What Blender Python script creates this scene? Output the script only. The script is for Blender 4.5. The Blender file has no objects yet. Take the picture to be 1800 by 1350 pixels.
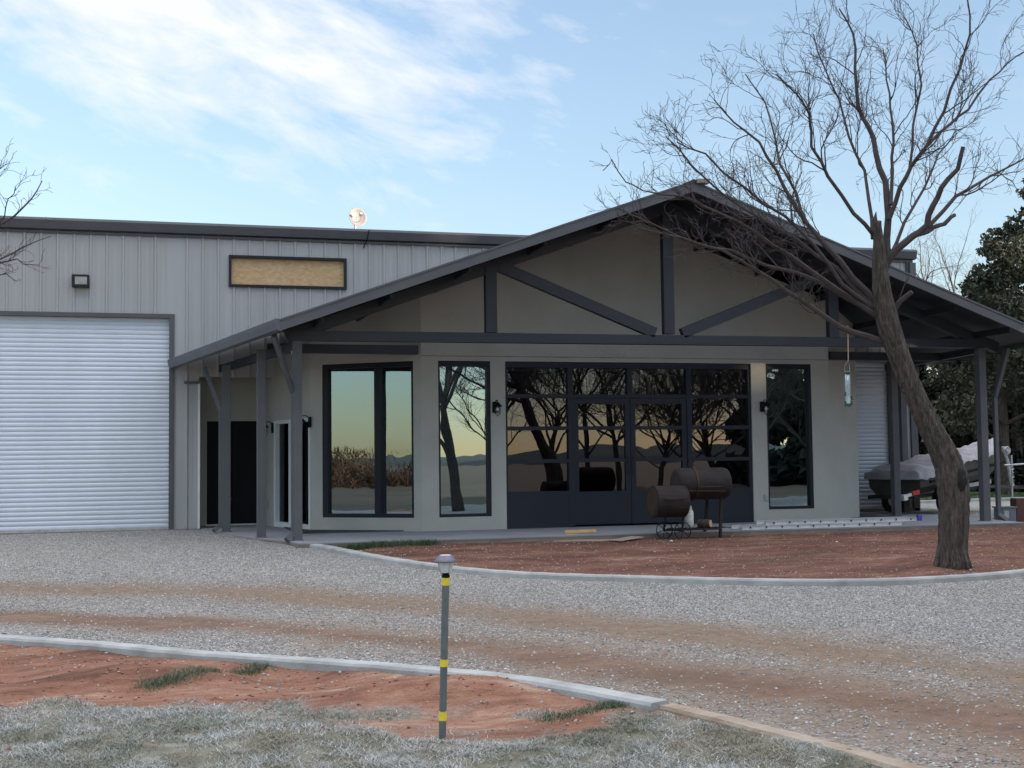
import bpy, bmesh, math, random
import numpy as np
from mathutils import Vector, Matrix
random.seed(7); rng = np.random.default_rng(7)
S = bpy.context.scene
# ---------------------------------------------------------------- camera
F, PITCH, ROLL, YAW, EYE, DIST = 2252.76, .0600, -.0122, .2738, 1.2541, 22.949
fw = Vector((math.sin(YAW)*math.cos(PITCH), math.cos(YAW)*math.cos(PITCH), math.sin(PITCH)))
r0 = Vector((math.cos(YAW), -math.sin(YAW), 0)); u0 = r0.cross(fw)
rt = r0*math.cos(ROLL)+u0*math.sin(ROLL); up = -r0*math.sin(ROLL)+u0*math.cos(ROLL)
CAM = Vector((0, -DIST, EYE))
cd = bpy.data.cameras.new('camera'); cam = bpy.data.objects.new('camera', cd); S.collection.objects.link(cam)
cam.matrix_world = Matrix(((rt.x, up.x, -fw.x, CAM.x), (rt.y, up.y, -fw.y, CAM.y), (rt.z, up.z, -fw.z, CAM.z), (0, 0, 0, 1)))
cd.sensor_width = 36; cd.lens = F/1800*36; cd.clip_end = 5000; cd.clip_start = .1
S.camera = cam
# ---------------------------------------------------------------- light
SUN_EL, SUN_ROT = math.radians(3.8), math.radians(127)
w = bpy.data.worlds.new('World'); S.world = w; w.use_nodes = True
N = w.node_tree.nodes; L = w.node_tree.links; N.clear()
def nd(t, **k):
    n = N.new(t)
    for a, b in k.items(): setattr(n, a, b)
    return n
def mth(op, a, b=None, c=None, tree=None, clamp=False):
    T = tree or w.node_tree
    n = T.nodes.new('ShaderNodeMath'); n.operation = op; n.use_clamp = clamp
    for i, v in enumerate((a, b, c)):
        if v is None: continue
        if isinstance(v, (int, float)): n.inputs[i].default_value = v
        else: T.links.new(v, n.inputs[i])
    return n.outputs[0]
out = nd('ShaderNodeOutputWorld'); bg = nd('ShaderNodeBackground')
sky = nd('ShaderNodeTexSky', sky_type='NISHITA', sun_disc=False, sun_elevation=SUN_EL, sun_rotation=SUN_ROT, altitude=300, air_density=1.0, dust_density=.5, ozone_density=2.2)
tc = nd('ShaderNodeTexCoord'); sp = nd('ShaderNodeSeparateXYZ'); L.new(tc.outputs['Generated'], sp.inputs[0])
az = mth('ARCTAN2', sp.outputs[0], sp.outputs[1]); el = mth('ARCSINE', sp.outputs[2])
# a rotated frame round the cloud bank: x along the bank, y across it
c0, e0, ra = .01, .352, -.22
da = mth('SUBTRACT', az, c0); de = mth('SUBTRACT', el, e0)
cx = mth('ADD', mth('MULTIPLY', da, math.cos(ra)), mth('MULTIPLY', de, math.sin(ra)))
cy = mth('SUBTRACT', mth('MULTIPLY', de, math.cos(ra)), mth('MULTIPLY', da, math.sin(ra)))
cmb = nd('ShaderNodeCombineXYZ'); L.new(mth('MULTIPLY', mth('ADD', cx, mth('MULTIPLY', cy, .5)), 6.0), cmb.inputs[0]); L.new(mth('MULTIPLY', cy, 15.0), cmb.inputs[1]); cmb.inputs[2].default_value = 3.7
n1 = nd('ShaderNodeTexNoise'); L.new(cmb.outputs[0], n1.inputs['Vector'])
n1.inputs['Scale'].default_value = 1.6; n1.inputs['Detail'].default_value = 9; n1.inputs['Roughness'].default_value = .62; n1.inputs['Distortion'].default_value = .25
ell = mth('SQRT', mth('ADD', mth('POWER', mth('ABSOLUTE', mth('DIVIDE', cx, .275)), 2.0), mth('POWER', mth('ABSOLUTE', mth('DIVIDE', cy, .105)), 2.0)))
m1 = mth('SUBTRACT', 1.2, ell)
cl = mth('ADD', mth('MULTIPLY', m1, 1.1), mth('MULTIPLY', mth('SUBTRACT', n1.outputs[0], .5), 3.6))
cl = mth('MULTIPLY', cl, .8, clamp=True)
thin = mth('MULTIPLY', mth('SUBTRACT', n1.outputs[0], .53), 1.6, clamp=True)   # wisps elsewhere
cl = mth('MAXIMUM', cl, mth('MULTIPLY', thin, .35))
high = mth('MULTIPLY', mth('MULTIPLY', mth('SUBTRACT', el, .55), 3.0, clamp=True), mth('MULTIPLY', n1.outputs[0], 1.7), clamp=True)   # unseen bright cloud added overhead to light the ground neutrally
mx = nd('ShaderNodeMix', data_type='RGBA'); L.new(mth('MULTIPLY', cl, .85), mx.inputs[0])
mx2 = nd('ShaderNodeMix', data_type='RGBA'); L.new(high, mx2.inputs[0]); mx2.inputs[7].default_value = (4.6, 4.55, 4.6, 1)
hs = nd('ShaderNodeHueSaturation'); hs.inputs['Saturation'].default_value = .86
wb = nd('ShaderNodeMix', data_type='RGBA', blend_type='MULTIPLY'); wb.inputs[0].default_value = 1; wb.inputs[7].default_value = (.97, .965, 1.06, 1)
gm = nd('ShaderNodeGamma'); gm.inputs[1].default_value = .78; L.new(sky.outputs[0], gm.inputs[0]); L.new(gm.outputs[0], wb.inputs[6]); L.new(wb.outputs[2], hs.inputs['Color'])
L.new(hs.outputs[0], mx.inputs[6]); mx.inputs[7].default_value = (1.72, 1.72, 1.78, 1)
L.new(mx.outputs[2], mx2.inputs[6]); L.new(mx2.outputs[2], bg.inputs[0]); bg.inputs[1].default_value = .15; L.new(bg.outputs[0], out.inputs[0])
sd = bpy.data.lights.new('sun', 'SUN'); sd.energy = 2.0; sd.angle = math.radians(.6); sd.color = (1, .78, .55)
so = bpy.data.objects.new('sun', sd); S.collection.objects.link(so)
sdir = Vector((math.sin(SUN_ROT)*math.cos(SUN_EL), math.cos(SUN_ROT)*math.cos(SUN_EL), math.sin(SUN_EL)))
so.rotation_euler = sdir.to_track_quat('Z', 'Y').to_euler()
S.view_settings.view_transform = 'Standard'; S.view_settings.look = 'None'; S.view_settings.gamma = 1
S.view_settings.exposure = 2.05
# ---------------------------------------------------------------- helpers
def ray(px, py):
    return (fw + rt*((px-900)/F) - up*((py-675)/F))
def at_v(px, py, v):
    d = ray(px, py); return CAM + d*((v+DIST)/d.y)
def at_z(px, py, z):
    d = ray(px, py); return CAM + d*((z-EYE)/d.z)
def at_depth(px, py, Z): return CAM + ray(px, py)*Z
def sstep(t): t = np.clip(t, 0, 1); return t*t*(3-2*t)

def link(o): S.collection.objects.link(o); return o
def tag(o, label=None, cat=None, group=None, kind=None):
    for k, v in (('label', label), ('category', cat), ('group', group), ('kind', kind)):
        if v: o[k] = v
    return o
def thing(name, label, cat, loc=(0, 0, 0), group=None):
    o = bpy.data.objects.new(name, None); o.empty_display_size = .2; o.location = loc; link(o); return tag(o, label, cat, group)

class MB:
    def __init__(s): s.v = []; s.f = []
    def box(s, a, b):
        x0, y0, z0 = a; x1, y1, z1 = b; n = len(s.v)
        s.v += [(x0, y0, z0), (x1, y0, z0), (x1, y1, z0), (x0, y1, z0), (x0, y0, z1), (x1, y0, z1), (x1, y1, z1), (x0, y1, z1)]
        s.f += [tuple(n+i for i in q) for q in ((0, 3, 2, 1), (4, 5, 6, 7), (0, 1, 5, 4), (1, 2, 6, 5), (2, 3, 7, 6), (3, 0, 4, 7))]
        return s
    def beam(s, p, q, w, h, side=None):
        """rectangular bar from p to q; w across `side`, h the other way"""
        p = Vector(p); q = Vector(q); d = (q-p).normalized()
        a = Vector(side) if side else (Vector((0, 0, 1)) if abs(d.z) < .9 else Vector((0, 1, 0)))
        b = d.cross(a).normalized(); a = b.cross(d).normalized()
        n = len(s.v)
        for o in (p, q):
            for i, j in ((-1, -1), (1, -1), (1, 1), (-1, 1)): s.v.append(tuple(o+a*(i*w/2)+b*(j*h/2)))
        s.f += [(n, n+1, n+2, n+3), (n+7, n+6, n+5, n+4)]+[(n+i, n+4+i, n+4+(i+1) % 4, n+(i+1) % 4) for i in range(4)]
        return s
    def tube(s, pts, rad, k=6, cap=True):
        n0 = len(s.v); pts = [Vector(p) for p in pts]; m = len(pts)
        if isinstance(rad, (int, float)): rad = [rad]*m
        t = (pts[1]-pts[0]).normalized(); a = t.orthogonal().normalized()
        for i, p in enumerate(pts):
            t = (pts[min(i+1, m-1)]-pts[max(i-1, 0)])
            t = t.normalized() if t.length > 1e-9 else Vector((0, 0, 1))
            a = (a-t*a.dot(t)); a = a.normalized() if a.length > 1e-6 else t.orthogonal().normalized()
            b = t.cross(a)
            for j in range(k):
                c = 2*math.pi*j/k; s.v.append(tuple(p+(a*math.cos(c)+b*math.sin(c))*rad[i]))
        for i in range(m-1):
            for j in range(k):
                s.f.append((n0+i*k+j, n0+i*k+(j+1) % k, n0+(i+1)*k+(j+1) % k, n0+(i+1)*k+j))
        if cap:
            s.f.append(tuple(n0+j for j in range(k))[::-1]); s.f.append(tuple(n0+(m-1)*k+j for j in range(k)))
        return s
    def lathe(s, prof, k=20, c=(0, 0, 0), axis='z'):
        pts = []
        n0 = len(s.v)
        for r, z in prof:
            for j in range(k):
                t = 2*math.pi*j/k; x, y = r*math.cos(t), r*math.sin(t)
                if axis == 'z': s.v.append((c[0]+x, c[1]+y, c[2]+z))
                elif axis == 'x': s.v.append((c[0]+z, c[1]+x, c[2]+y))
                else: s.v.append((c[0]+x, c[1]+z, c[2]+y))
        for i in range(len(prof)-1):
            for j in range(k): s.f.append((n0+i*k+j, n0+i*k+(j+1) % k, n0+(i+1)*k+(j+1) % k, n0+(i+1)*k+j))
        s.f.append(tuple(n0+j for j in range(k))[::-1]); s.f.append(tuple(n0+(len(prof)-1)*k+j for j in range(k)))
        return s
    def prism(s, poly, d):
        """closed polygon (3-D points) extruded by vector d"""
        n = len(s.v); m = len(poly); d = Vector(d)
        s.v += [tuple(Vector(p)) for p in poly]+[tuple(Vector(p)+d) for p in poly]
        s.f += [tuple(range(n, n+m))[::-1], tuple(range(n+m, n+2*m))]+[(n+i, n+(i+1) % m, n+m+(i+1) % m, n+m+i) for i in range(m)]
        return s
    def build(s, name, mat, parent=None, smooth=False, bevel=0):
        me = bpy.data.meshes.new(name); me.from_pydata([tuple(v) for v in s.v], [], s.f); me.materials.append(mat)
        bm = bmesh.new(); bm.from_mesh(me)
        if len(bm.faces) < 60000: bmesh.ops.recalc_face_normals(bm, faces=bm.faces)
        bm.to_mesh(me); bm.free()
        if smooth: me.polygons.foreach_set('use_smooth', [True]*len(me.polygons))
        o = bpy.data.objects.new(name, me); link(o)
        if parent:
            o.parent = parent
            if parent.type == 'EMPTY': o.matrix_parent_inverse = Matrix.Translation(-Vector(parent.location))
        if bevel:
            m = o.modifiers.new('bevel', 'BEVEL'); m.width = bevel; m.segments = 2; m.limit_method = 'ANGLE'
        return o

# ---------------------------------------------------------------- materials
def mat(name, col, rough=.6, metal=0, var=.12, scale=6, bump=0, bscale=60, col2=None, spec=.5, stretch=(1, 1, 1), detail=5, coords='Object', bdist=.02):
    m = bpy.data.materials.new(name); m.use_nodes = True; T = m.node_tree; b = T.nodes['Principled BSDF']
    b.inputs['Roughness'].default_value = rough; b.inputs['Metallic'].default_value = metal; b.inputs['Specular IOR Level'].default_value = spec
    t = T.nodes.new('ShaderNodeTexCoord'); mp = T.nodes.new('ShaderNodeMapping'); mp.inputs['Scale'].default_value = stretch
    T.links.new(t.outputs[coords], mp.inputs[0])
    n = T.nodes.new('ShaderNodeTexNoise'); n.inputs['Scale'].default_value = scale; n.inputs['Detail'].default_value = detail; n.inputs['Roughness'].default_value = .6
    T.links.new(mp.outputs[0], n.inputs['Vector'])
    r = T.nodes.new('ShaderNodeValToRGB'); e = r.color_ramp.elements; e[0].position = .3; e[1].position = .7
    c2 = col2 or tuple(min(1, c*(1+var)) for c in col); c1 = col if col2 else tuple(c*(1-var) for c in col)
    e[0].color = (*c1, 1); e[1].color = (*c2, 1)
    T.links.new(n.outputs[0], r.inputs[0]); T.links.new(r.outputs[0], b.inputs['Base Color'])
    if bump:
        n2 = T.nodes.new('ShaderNodeTexNoise'); n2.inputs['Scale'].default_value = bscale; n2.inputs['Detail'].default_value = 4
        T.links.new(mp.outputs[0], n2.inputs['Vector'])
        bp = T.nodes.new('ShaderNodeBump'); bp.inputs['Strength'].default_value = bump; bp.inputs['Distance'].default_value = bdist
        T.links.new(n2.outputs[0], bp.inputs['Height']); T.links.new(bp.outputs[0], b.inputs['Normal'])
    return m
M = {}
M['siding'] = mat('siding', (.37, .375, .385), .45, 0, .08, 1.6, .05, 8, stretch=(1, 1, .15))
M['trim'] = mat('trim', (.075, .078, .088), .45, 0, .12, 2, .03, 30)
M['truss'] = mat('truss', (.022, .026, .037), .5, 0, .1, 3, .05, 40)
M['post'] = mat('post', (.085, .09, .102), .5, 0, .1, 3, .05, 40)
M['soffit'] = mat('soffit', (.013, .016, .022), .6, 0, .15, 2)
M['stucco'] = mat('stucco', (.43, .43, .395), .9, 0, .08, 1.3, .6, 70)
M['frame'] = mat('frame', (.014, .017, .025), .5, 0, .1, 3, spec=.25)
M['doorblue'] = mat('doorblue', (.017, .021, .032), .5, 0, .08, 2, spec=.3)
M['roll'] = mat('roll', (.60, .65, .73), .4, 0, .05, 1.6, stretch=(1, 1, .3))
M['white'] = mat('white', (.7, .72, .72), .4, 0, .04, 3)
M['slab'] = mat('slab', (.235, .245, .27), .85, 0, .1, 1.8, .2, 60)
M['slabedge'] = mat('slabedge', (.19, .16, .14), .9, 0, .3, 2.2, .3, 50)
M['kerb'] = mat('kerb', (.33, .34, .34), .85, 0, .26, 3, .3, 60)
M['kerbtan'] = mat('kerbtan', (.24, .175, .125), .95, 0, .3, 5, .6, 40, col2=(.36, .31, .26))
M['bark'] = mat('bark', (.03, .024, .022), .95, 0, .45, 34, 1.0, 48, col2=(.155, .125, .108), stretch=(1, 1, .16), bdist=.08)
M['twig'] = mat('twig', (.062, .050, .049), .9, 0, .25, 9)
M['scar'] = mat('scar', (.012, .011, .011), .95, 0, .3, 12, .6, 40)
M['twigfar'] = mat('twigfar', (.09, .07, .055), .9, 0, .25, 9)
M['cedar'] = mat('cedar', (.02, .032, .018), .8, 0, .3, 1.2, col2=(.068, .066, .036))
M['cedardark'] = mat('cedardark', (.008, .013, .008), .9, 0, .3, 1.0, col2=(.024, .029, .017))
M['brush'] = mat('brush', (.07, .034, .02), .9, 0, .3, .4, col2=(.15, .08, .042))
M['rust'] = mat('rust', (.009, .008, .009), .85, .0, .4, 5, .3, 30, col2=(.026, .017, .016))
M['rustend'] = mat('rustend', (.035, .022, .014), .8, .1, .4, 9, .3, 30, col2=(.06, .036, .02))
M['steel'] = mat('steel', (.03, .03, .034), .6, .4, .3, 10)
M['black'] = mat('black', (.007, .008, .011), .6, 0, .2, 10, spec=.15)
M['alu'] = mat('alu', (.55, .57, .6), .45, .2, .12, 8)
M['galv'] = mat('galv', (.42, .44, .46), .45, .5, .2, 10)
M['osb'] = mat('osb', (.44, .27, .12), .85, 0, .3, 11, .1, 60, col2=(.58, .43, .27), stretch=(1, 1, 2.2), detail=9)
M['wood'] = mat('wood', (.6, .38, .18), .8, 0, .2, 8, .1, 40, stretch=(.2, 3, 3))
M['greywood'] = mat('greywood', (.27, .22, .18), .9, 0, .3, 7, .3, 40, stretch=(.3, 2, 2))
M['hull'] = mat('hull', (.02, .022, .018), .6, 0, .35, 2.5, col2=(.06, .062, .048))
M['cover'] = mat('cover', (.30, .305, .33), .8, 0, .18, 4, .8, 14)
M['tyre'] = mat('tyre', (.015, .015, .016), .9, 0, .2, 20)
M['red'] = mat('red', (.5, .04, .02), .4, 0, .1, 8)
M['blue'] = mat('blue', (.05, .06, .35), .5, 0, .1, 8)
M['yellow'] = mat('yellow', (.75, .6, .04), .5, 0, .1, 30)
M['pvc'] = mat('pvc', (.115, .135, .14), .5, 0, .15, 20)
M['capgrey'] = mat('capgrey', (.13, .12, .17), .4, .3, .15, 30)
M['hill'] = mat('hill', (.035, .045, .04), .95, 0, .3, .02, col2=(.075, .075, .055))
M['box'] = mat('box', (.13, .16, .19), .6, 0, .15, 6)
M['rope'] = mat('rope', (.6, .38, .26), .8, 0, .2, 60)
M['tankwhite'] = mat('tankwhite', (.55, .56, .56), .45, 0, .25, 14, .1, 20)
M['feedgreen'] = mat('feedgreen', (.02, .07, .06), .4, 0, .1, 10)
M['brick'] = mat('brick', (.09, .045, .038), .85, 0, .2, 10)
M['dish'] = mat('dish', (.33, .32, .33), .45, 0, .05, 5)
M['interior'] = mat('interior', (.04, .036, .033), .9, 0, .2, 1)

def glass(name, tint, refl, trans, rough=.0):
    m = bpy.data.materials.new(name); m.use_nodes = True; T = m.node_tree; T.nodes.clear()
    o = T.nodes.new('ShaderNodeOutputMaterial'); g = T.nodes.new('ShaderNodeBsdfGlossy'); g.inputs['Roughness'].default_value = rough; g.inputs['Color'].default_value = (*tint, 1)
    t = T.nodes.new('ShaderNodeBsdfTransparent'); t.inputs[0].default_value = (*trans, 1)
    x = T.nodes.new('ShaderNodeMixShader'); x.inputs[0].default_value = refl
    # slight waviness of float glass
    n = T.nodes.new('ShaderNodeTexNoise'); n.inputs['Scale'].default_value = 1.6; n.inputs['Detail'].default_value = 1
    tcx = T.nodes.new('ShaderNodeTexCoord'); T.links.new(tcx.outputs['Object'], n.inputs['Vector'])
    b = T.nodes.new('ShaderNodeBump'); b.inputs['Strength'].default_value = .12; b.inputs['Distance'].default_value = .01
    T.links.new(n.outputs[0], b.inputs['Height']); T.links.new(b.outputs[0], g.inputs['Normal'])
    T.links.new(t.outputs[0], x.inputs[1]); T.links.new(g.outputs[0], x.inputs[2]); T.links.new(x.outputs[0], o.inputs[0])
    return m
M['gteal'] = glass('gteal', (.60, .80, .92), .40, (.25, .35, .33))
M['gdark'] = glass('gdark', (.54, .56, .66), .15, (.2, .22, .23))
M['gside'] = glass('gside', (.6, .7, .75), .12, (.2, .22, .25))
M['gclear'] = glass('gclear', (.9, .95, 1), .15, (.85, .9, .92))

# ---------------------------------------------------------------- ground
def vnoise(x, y, seed):
    r = np.random.default_rng(seed); P = r.random((256, 256)); xi = np.floor(x).astype(int); yi = np.floor(y).astype(int)
    fx = x-xi; fy = y-yi; fx = fx*fx*(3-2*fx); fy = fy*fy*(3-2*fy)
    g = lambda a, b: P[a % 256, b % 256]
    return (g(xi, yi)*(1-fx)+g(xi+1, yi)*fx)*(1-fy)+(g(xi, yi+1)*(1-fx)+g(xi+1, yi+1)*fx)*fy-.5
def fbm(x, y, seed, o=4):
    s = 0; a = 1
    for i in range(o): s = s+a*vnoise(x*2**i, y*2**i, seed+i); a *= .5
    return s
def dist_poly(x, y, pts):
    """distance to a polyline and signed side (positive = left of it)"""
    best = np.full(np.shape(x), 1e9); side = np.zeros(np.shape(x))
    for (ax, ay), (bx, by) in zip(pts[:-1], pts[1:]):
        dx, dy = bx-ax, by-ay; l2 = dx*dx+dy*dy
        t = np.clip(((x-ax)*dx+(y-ay)*dy)/l2, 0, 1); ex, ey = x-(ax+t*dx), y-(ay+t*dy); d = np.hypot(ex, ey)
        c = dx*ey-dy*ex; k = d < best; best = np.where(k, d, best); side = np.where(k, np.sign(c), side)
    return best, side
KF = [(2.25, -1.9), (2.52, -2.6), (2.85, -3.99), (3.27, -5.4), (3.79, -6.6), (4.34, -7.38), (4.93, -7.88), (6.11, -8.64), (7.27, -9.29), (8.29, -9.58), (9.42, -9.5), (10.41, -9.25), (12.5, -8.2), (15, -6.5), (18, -4)]
KN = [tuple(at_z(x, y, -.25).xy) for x, y in ((-900, 1075), (-400, 1093), (0, 1122), (200, 1132), (300, 1142), (500, 1156), (700, 1168), (900, 1186), (1000, 1201), (1100, 1219), (1160, 1231))]
KT = [tuple(at_z(x, y, -.285).xy) for x, y in ((1160, 1237), (1250, 1255), (1350, 1281), (1500, 1318), (1650, 1360), (1760, 1395), (2000, 1480))]
TRA = [tuple(at_z(x, y, -.3).xy) for x, y in ((-300, 1060), (0, 1052), (400, 1055), (900, 1085), (1300, 1128), (1800, 1190), (2100, 1240))]
TRB = [tuple(at_z(x, y, -.3).xy) for x, y in ((-300, 1090), (0, 1094), (400, 1105), (800, 1135), (1100, 1175), (1500, 1228), (1800, 1275), (2100, 1330))]
def gz(x, y):
    x = np.asarray(x, float); y = np.asarray(y, float)
    z = -.30+.285*sstep((y+14)/16.5)
    dn, sn = dist_poly(x, y, KN+KT[1:])
    yard = (sn < 0)
    z = np.where(yard, z-(.035+.09*np.exp(-(((x-.75)/.55)**2+((y+12.95)/.45)**2)))*sstep(dn/.3)*(1-sstep((dn-1)/1.5))+.0, z)
    mound = .14*np.exp(-(((x-1.9)/.9)**2+((y+14.45)/.35)**2))+.16*np.exp(-(((x-.1)/.7)**2+((y+13.0)/.4)**2))
    z = np.where(yard, z+mound*sstep(dn/.3)+fbm(x*1.8, y*1.8, 5)*.05, z+fbm(x*1.2, y*1.2, 9)*.014)
    df, sf = dist_poly(x, y, KF)
    bed = (sf > 0) & (y < 0) & (x > 2.2)
    z = np.where(bed, np.minimum(z, -.11)+.03*sstep(df/1.2)+.085*np.exp(-(((x-10.35)/.75)**2+((y+7.75)/.55)**2))+fbm(x*2.2, y*2.2, 13)*.03, z)
    return z
def gzf(x, y): return float(gz(np.array([x]), np.array([y]))[0])
X0, X1, Y0, Y1, ST = -9., 26., -22.6, 12., .085
nx = int((X1-X0)/ST); ny = int((Y1-Y0)/ST)
gx, gy = np.meshgrid(np.linspace(X0, X1, nx), np.linspace(Y0, Y1, ny))
gzz = gz(gx, gy)
df, sf = dist_poly(gx, gy, KF); dn, sn = dist_poly(gx, gy, KN+KT[1:])
dA, _ = dist_poly(gx, gy, TRA); dB, _ = dist_poly(gx, gy, TRB)
wob = fbm(gx*.9, gy*.9, 21)
track = np.maximum(np.exp(-((dA+wob*.45)/1.0)**2), np.exp(-((dB+wob*.35)/(.6+.2*np.clip(gx, 0, 6)))**2))
redd = np.exp(-((dB-.1+wob*.5)/(.2+.06*np.clip(gx, 0, 6)))**2)*.5
bedm = (sf > 0) & (gy < 0) & (gx > 2.2)
yard = sn < 0
SG = [(-3, -13.2), (-.9, -13.9), (.1, -14.3), (.75, -14.9), (1.1, -15.45), (1.75, -15.55), (2.5, -15.35), (2.85, -15.2), (3.2, -15.6)]
ds, ss = dist_poly(gx, gy, SG)
grass = np.where(yard, sstep(.5-(ss*ds+wob*.9+fbm(gx*3.5, gy*3.5, 77)*.5)/.55), 0.)
backgrass = sstep((gy-7.2+wob*.5)/.6)*(gx > 14)
soil = np.where(bedm, 1., np.where(yard, 1-grass, np.clip(redd, 0, 1)))
def ground_mat():
    m = bpy.data.materials.new('ground_surface'); m.use_nodes = True; T = m.node_tree; b = T.nodes['Principled BSDF']; b.inputs['Roughness'].default_value = .95; b.inputs['Specular IOR Level'].default_value = .2
    at = T.nodes.new('ShaderNodeAttribute'); at.attribute_name = 'mask'; sx = T.nodes.new('ShaderNodeSeparateColor'); T.links.new(at.outputs['Color'], sx.inputs[0])
    t = T.nodes.new('ShaderNodeTexCoord')
    def noise(sc, det=5, st=(1, 1, 1)):
        mp = T.nodes.new('ShaderNodeMapping'); mp.inputs['Scale'].default_value = st; T.links.new(t.outputs['Object'], mp.inputs[0])
        n = T.nodes.new('ShaderNodeTexNoise'); n.inputs['Scale'].default_value = sc; n.inputs['Detail'].default_value = det; n.inputs['Roughness'].default_value = .65; T.links.new(mp.outputs[0], n.inputs['Vector']); return n.outputs[0]
    def ramp(f, stops):
        r = T.nodes.new('ShaderNodeValToRGB'); e = r.color_ramp.elements
        while len(e) < len(stops): e.new(.5)
        for i, (p, c) in enumerate(stops): e[i].position = p; e[i].color = (*c, 1)
        T.links.new(f, r.inputs[0]); return r.outputs[0]
    def mix(f, a, c):
        x = T.nodes.new('ShaderNodeMix'); x.data_type = 'RGBA'; T.links.new(f, x.inputs[0]); T.links.new(a, x.inputs[6]); T.links.new(c, x.inputs[7]); return x.outputs[2]
    v = T.nodes.new('ShaderNodeTexVoronoi'); v.inputs['Scale'].default_value = 42; T.links.new(t.outputs['Object'], v.inputs['Vector'])
    sg = T.nodes.new('ShaderNodeSeparateColor'); T.links.new(v.outputs['Color'], sg.inputs[0])
    grav = ramp(sg.outputs[0], [(0, (.16, .155, .15)), (.5, (.28, .27, .26)), (1, (.45, .44, .43))])
    dust = ramp(noise(9, 8), [(.25, (.13, .09, .064)), (.75, (.26, .19, .135))])
    n_s = mth('ADD', mth('MULTIPLY', noise(1.1, 3, (.6, 1.6, 1)), .55, tree=T), mth('MULTIPLY', noise(6, 10, (.7, 2.0, 1)), .45, tree=T), tree=T); red = ramp(n_s, [(.36, (.07, .036, .028)), (.48, (.135, .064, .047)), (.56, (.175, .092, .068)), (.66, (.29, .19, .145))])
    red2 = ramp(n_s, [(.36, (.105, .05, .035)), (.48, (.215, .102, .068)), (.56, (.27, .145, .10)), (.66, (.38, .26, .195))])
    red = mix(at.outputs['Alpha'], red, red2)
    gr = ramp(noise(5, 8), [(.25, (.07, .07, .045)), (.5, (.16, .15, .115)), (.75, (.30, .29, .26))])
    fine = noise(25, 6)
    def jit(s, k): return mth('ADD', s, mth('MULTIPLY', mth('SUBTRACT', fine, .5, tree=T), k, tree=T), tree=T, clamp=True)
    c = mix(jit(mth('MULTIPLY', sx.outputs[0], .95, tree=T), .7), grav, dust)
    c = mix(jit(sx.outputs[1], .25), c, red); c = mix(jit(sx.outputs[2], .5), c, gr)
    T.links.new(c, b.inputs['Base Color'])
    bp = T.nodes.new('ShaderNodeBump'); bp.inputs['Strength'].default_value = .7; bp.inputs['Distance'].default_value = .025
    h = mth('ADD', noise(30, 6), mth('MULTIPLY', v.outputs['Distance'], -.8, tree=T), tree=T); T.links.new(h, bp.inputs['Height']); T.links.new(bp.outputs[0], b.inputs['Normal'])
    return m
M['ground'] = ground_mat()
def region(name, sel, kind='structure'):
    q = sel[:-1, :-1]; j, i = np.nonzero(q); base = j*nx+i
    F4 = np.stack([base, base+1, base+1+nx, base+nx], 1)
    used, inv = np.unique(F4, return_inverse=True); F4 = inv.reshape(-1, 4)
    me = bpy.data.meshes.new(name); co = np.stack([gx.ravel()[used], gy.ravel()[used], gzz.ravel()[used]], 1)
    me.vertices.add(len(used)); me.vertices.foreach_set('co', co.ravel().astype(np.float32))
    me.loops.add(F4.size); me.loops.foreach_set('vertex_index', F4.ravel().astype(np.int32))
    me.polygons.add(len(F4)); me.polygons.foreach_set('loop_start', np.arange(0, F4.size, 4, dtype=np.int32)); me.polygons.foreach_set('loop_total', np.full(len(F4), 4, np.int32))
    me.update(calc_edges=True); me.polygons.foreach_set('use_smooth', [True]*len(F4))
    a = me.color_attributes.new('mask', 'FLOAT_COLOR', 'POINT')
    c = np.stack([track.ravel()[used], soil.ravel()[used], np.maximum(grass, backgrass).ravel()[used], np.where(yard, 1., 0.).ravel()[used]], 1)
    a.data.foreach_set('color', c.ravel().astype(np.float32)); me.materials.append(M['ground'])
    o = bpy.data.objects.new(name, me); link(o); o['kind'] = kind; return o
region('soil_bed', bedm); region('yard', yard & ~bedm); region('driveway', ~bedm & ~yard)
M['field'] = mat('field', (.055, .04, .022), .95, 0, .3, .15, .3, 3, col2=(.12, .08, .045))
g = MB()
R = 3000
ox = [(-R, -R), (R, -R), (R, R), (-R, R)]; ix = [(X0+.05, Y0+.05), (X1-.05, Y0+.05), (X1-.05, Y1-.05), (X0+.05, Y1-.05)]
for a in ox: g.v.append((a[0], a[1], -.6))
for a in ix: g.v.append((a[0], a[1], -.34))
g.v[6] = (ix[2][0], ix[2][1], -.03); g.v[7] = (ix[3][0], ix[3][1], -.03)
for i in range(4): g.f.append((i, (i+1) % 4, 4+(i+1) % 4, 4+i))
g.build('ground', M['field'])['kind'] = 'structure'
# hills all round, low on the horizon
g = MB(); n = 220
for k in range(n):
    a = 2*math.pi*k/n
    hh = 6+5*math.sin(a*3+1)+5*math.sin(a*7+.4)+3*math.sin(a*17)+2*math.sin(a*41)
    for r_, z in ((760, -2), (900, max(3, hh)), (1250, -2)): g.v.append((r_*math.sin(a), r_*math.cos(a), z))
for k in range(n):
    for j in range(2): g.f.append((k*3+j, ((k+1) % n)*3+j, ((k+1) % n)*3+j+1, k*3+j+1))
g.build('hills', M['hill'], smooth=True)['kind'] = 'structure'

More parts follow.
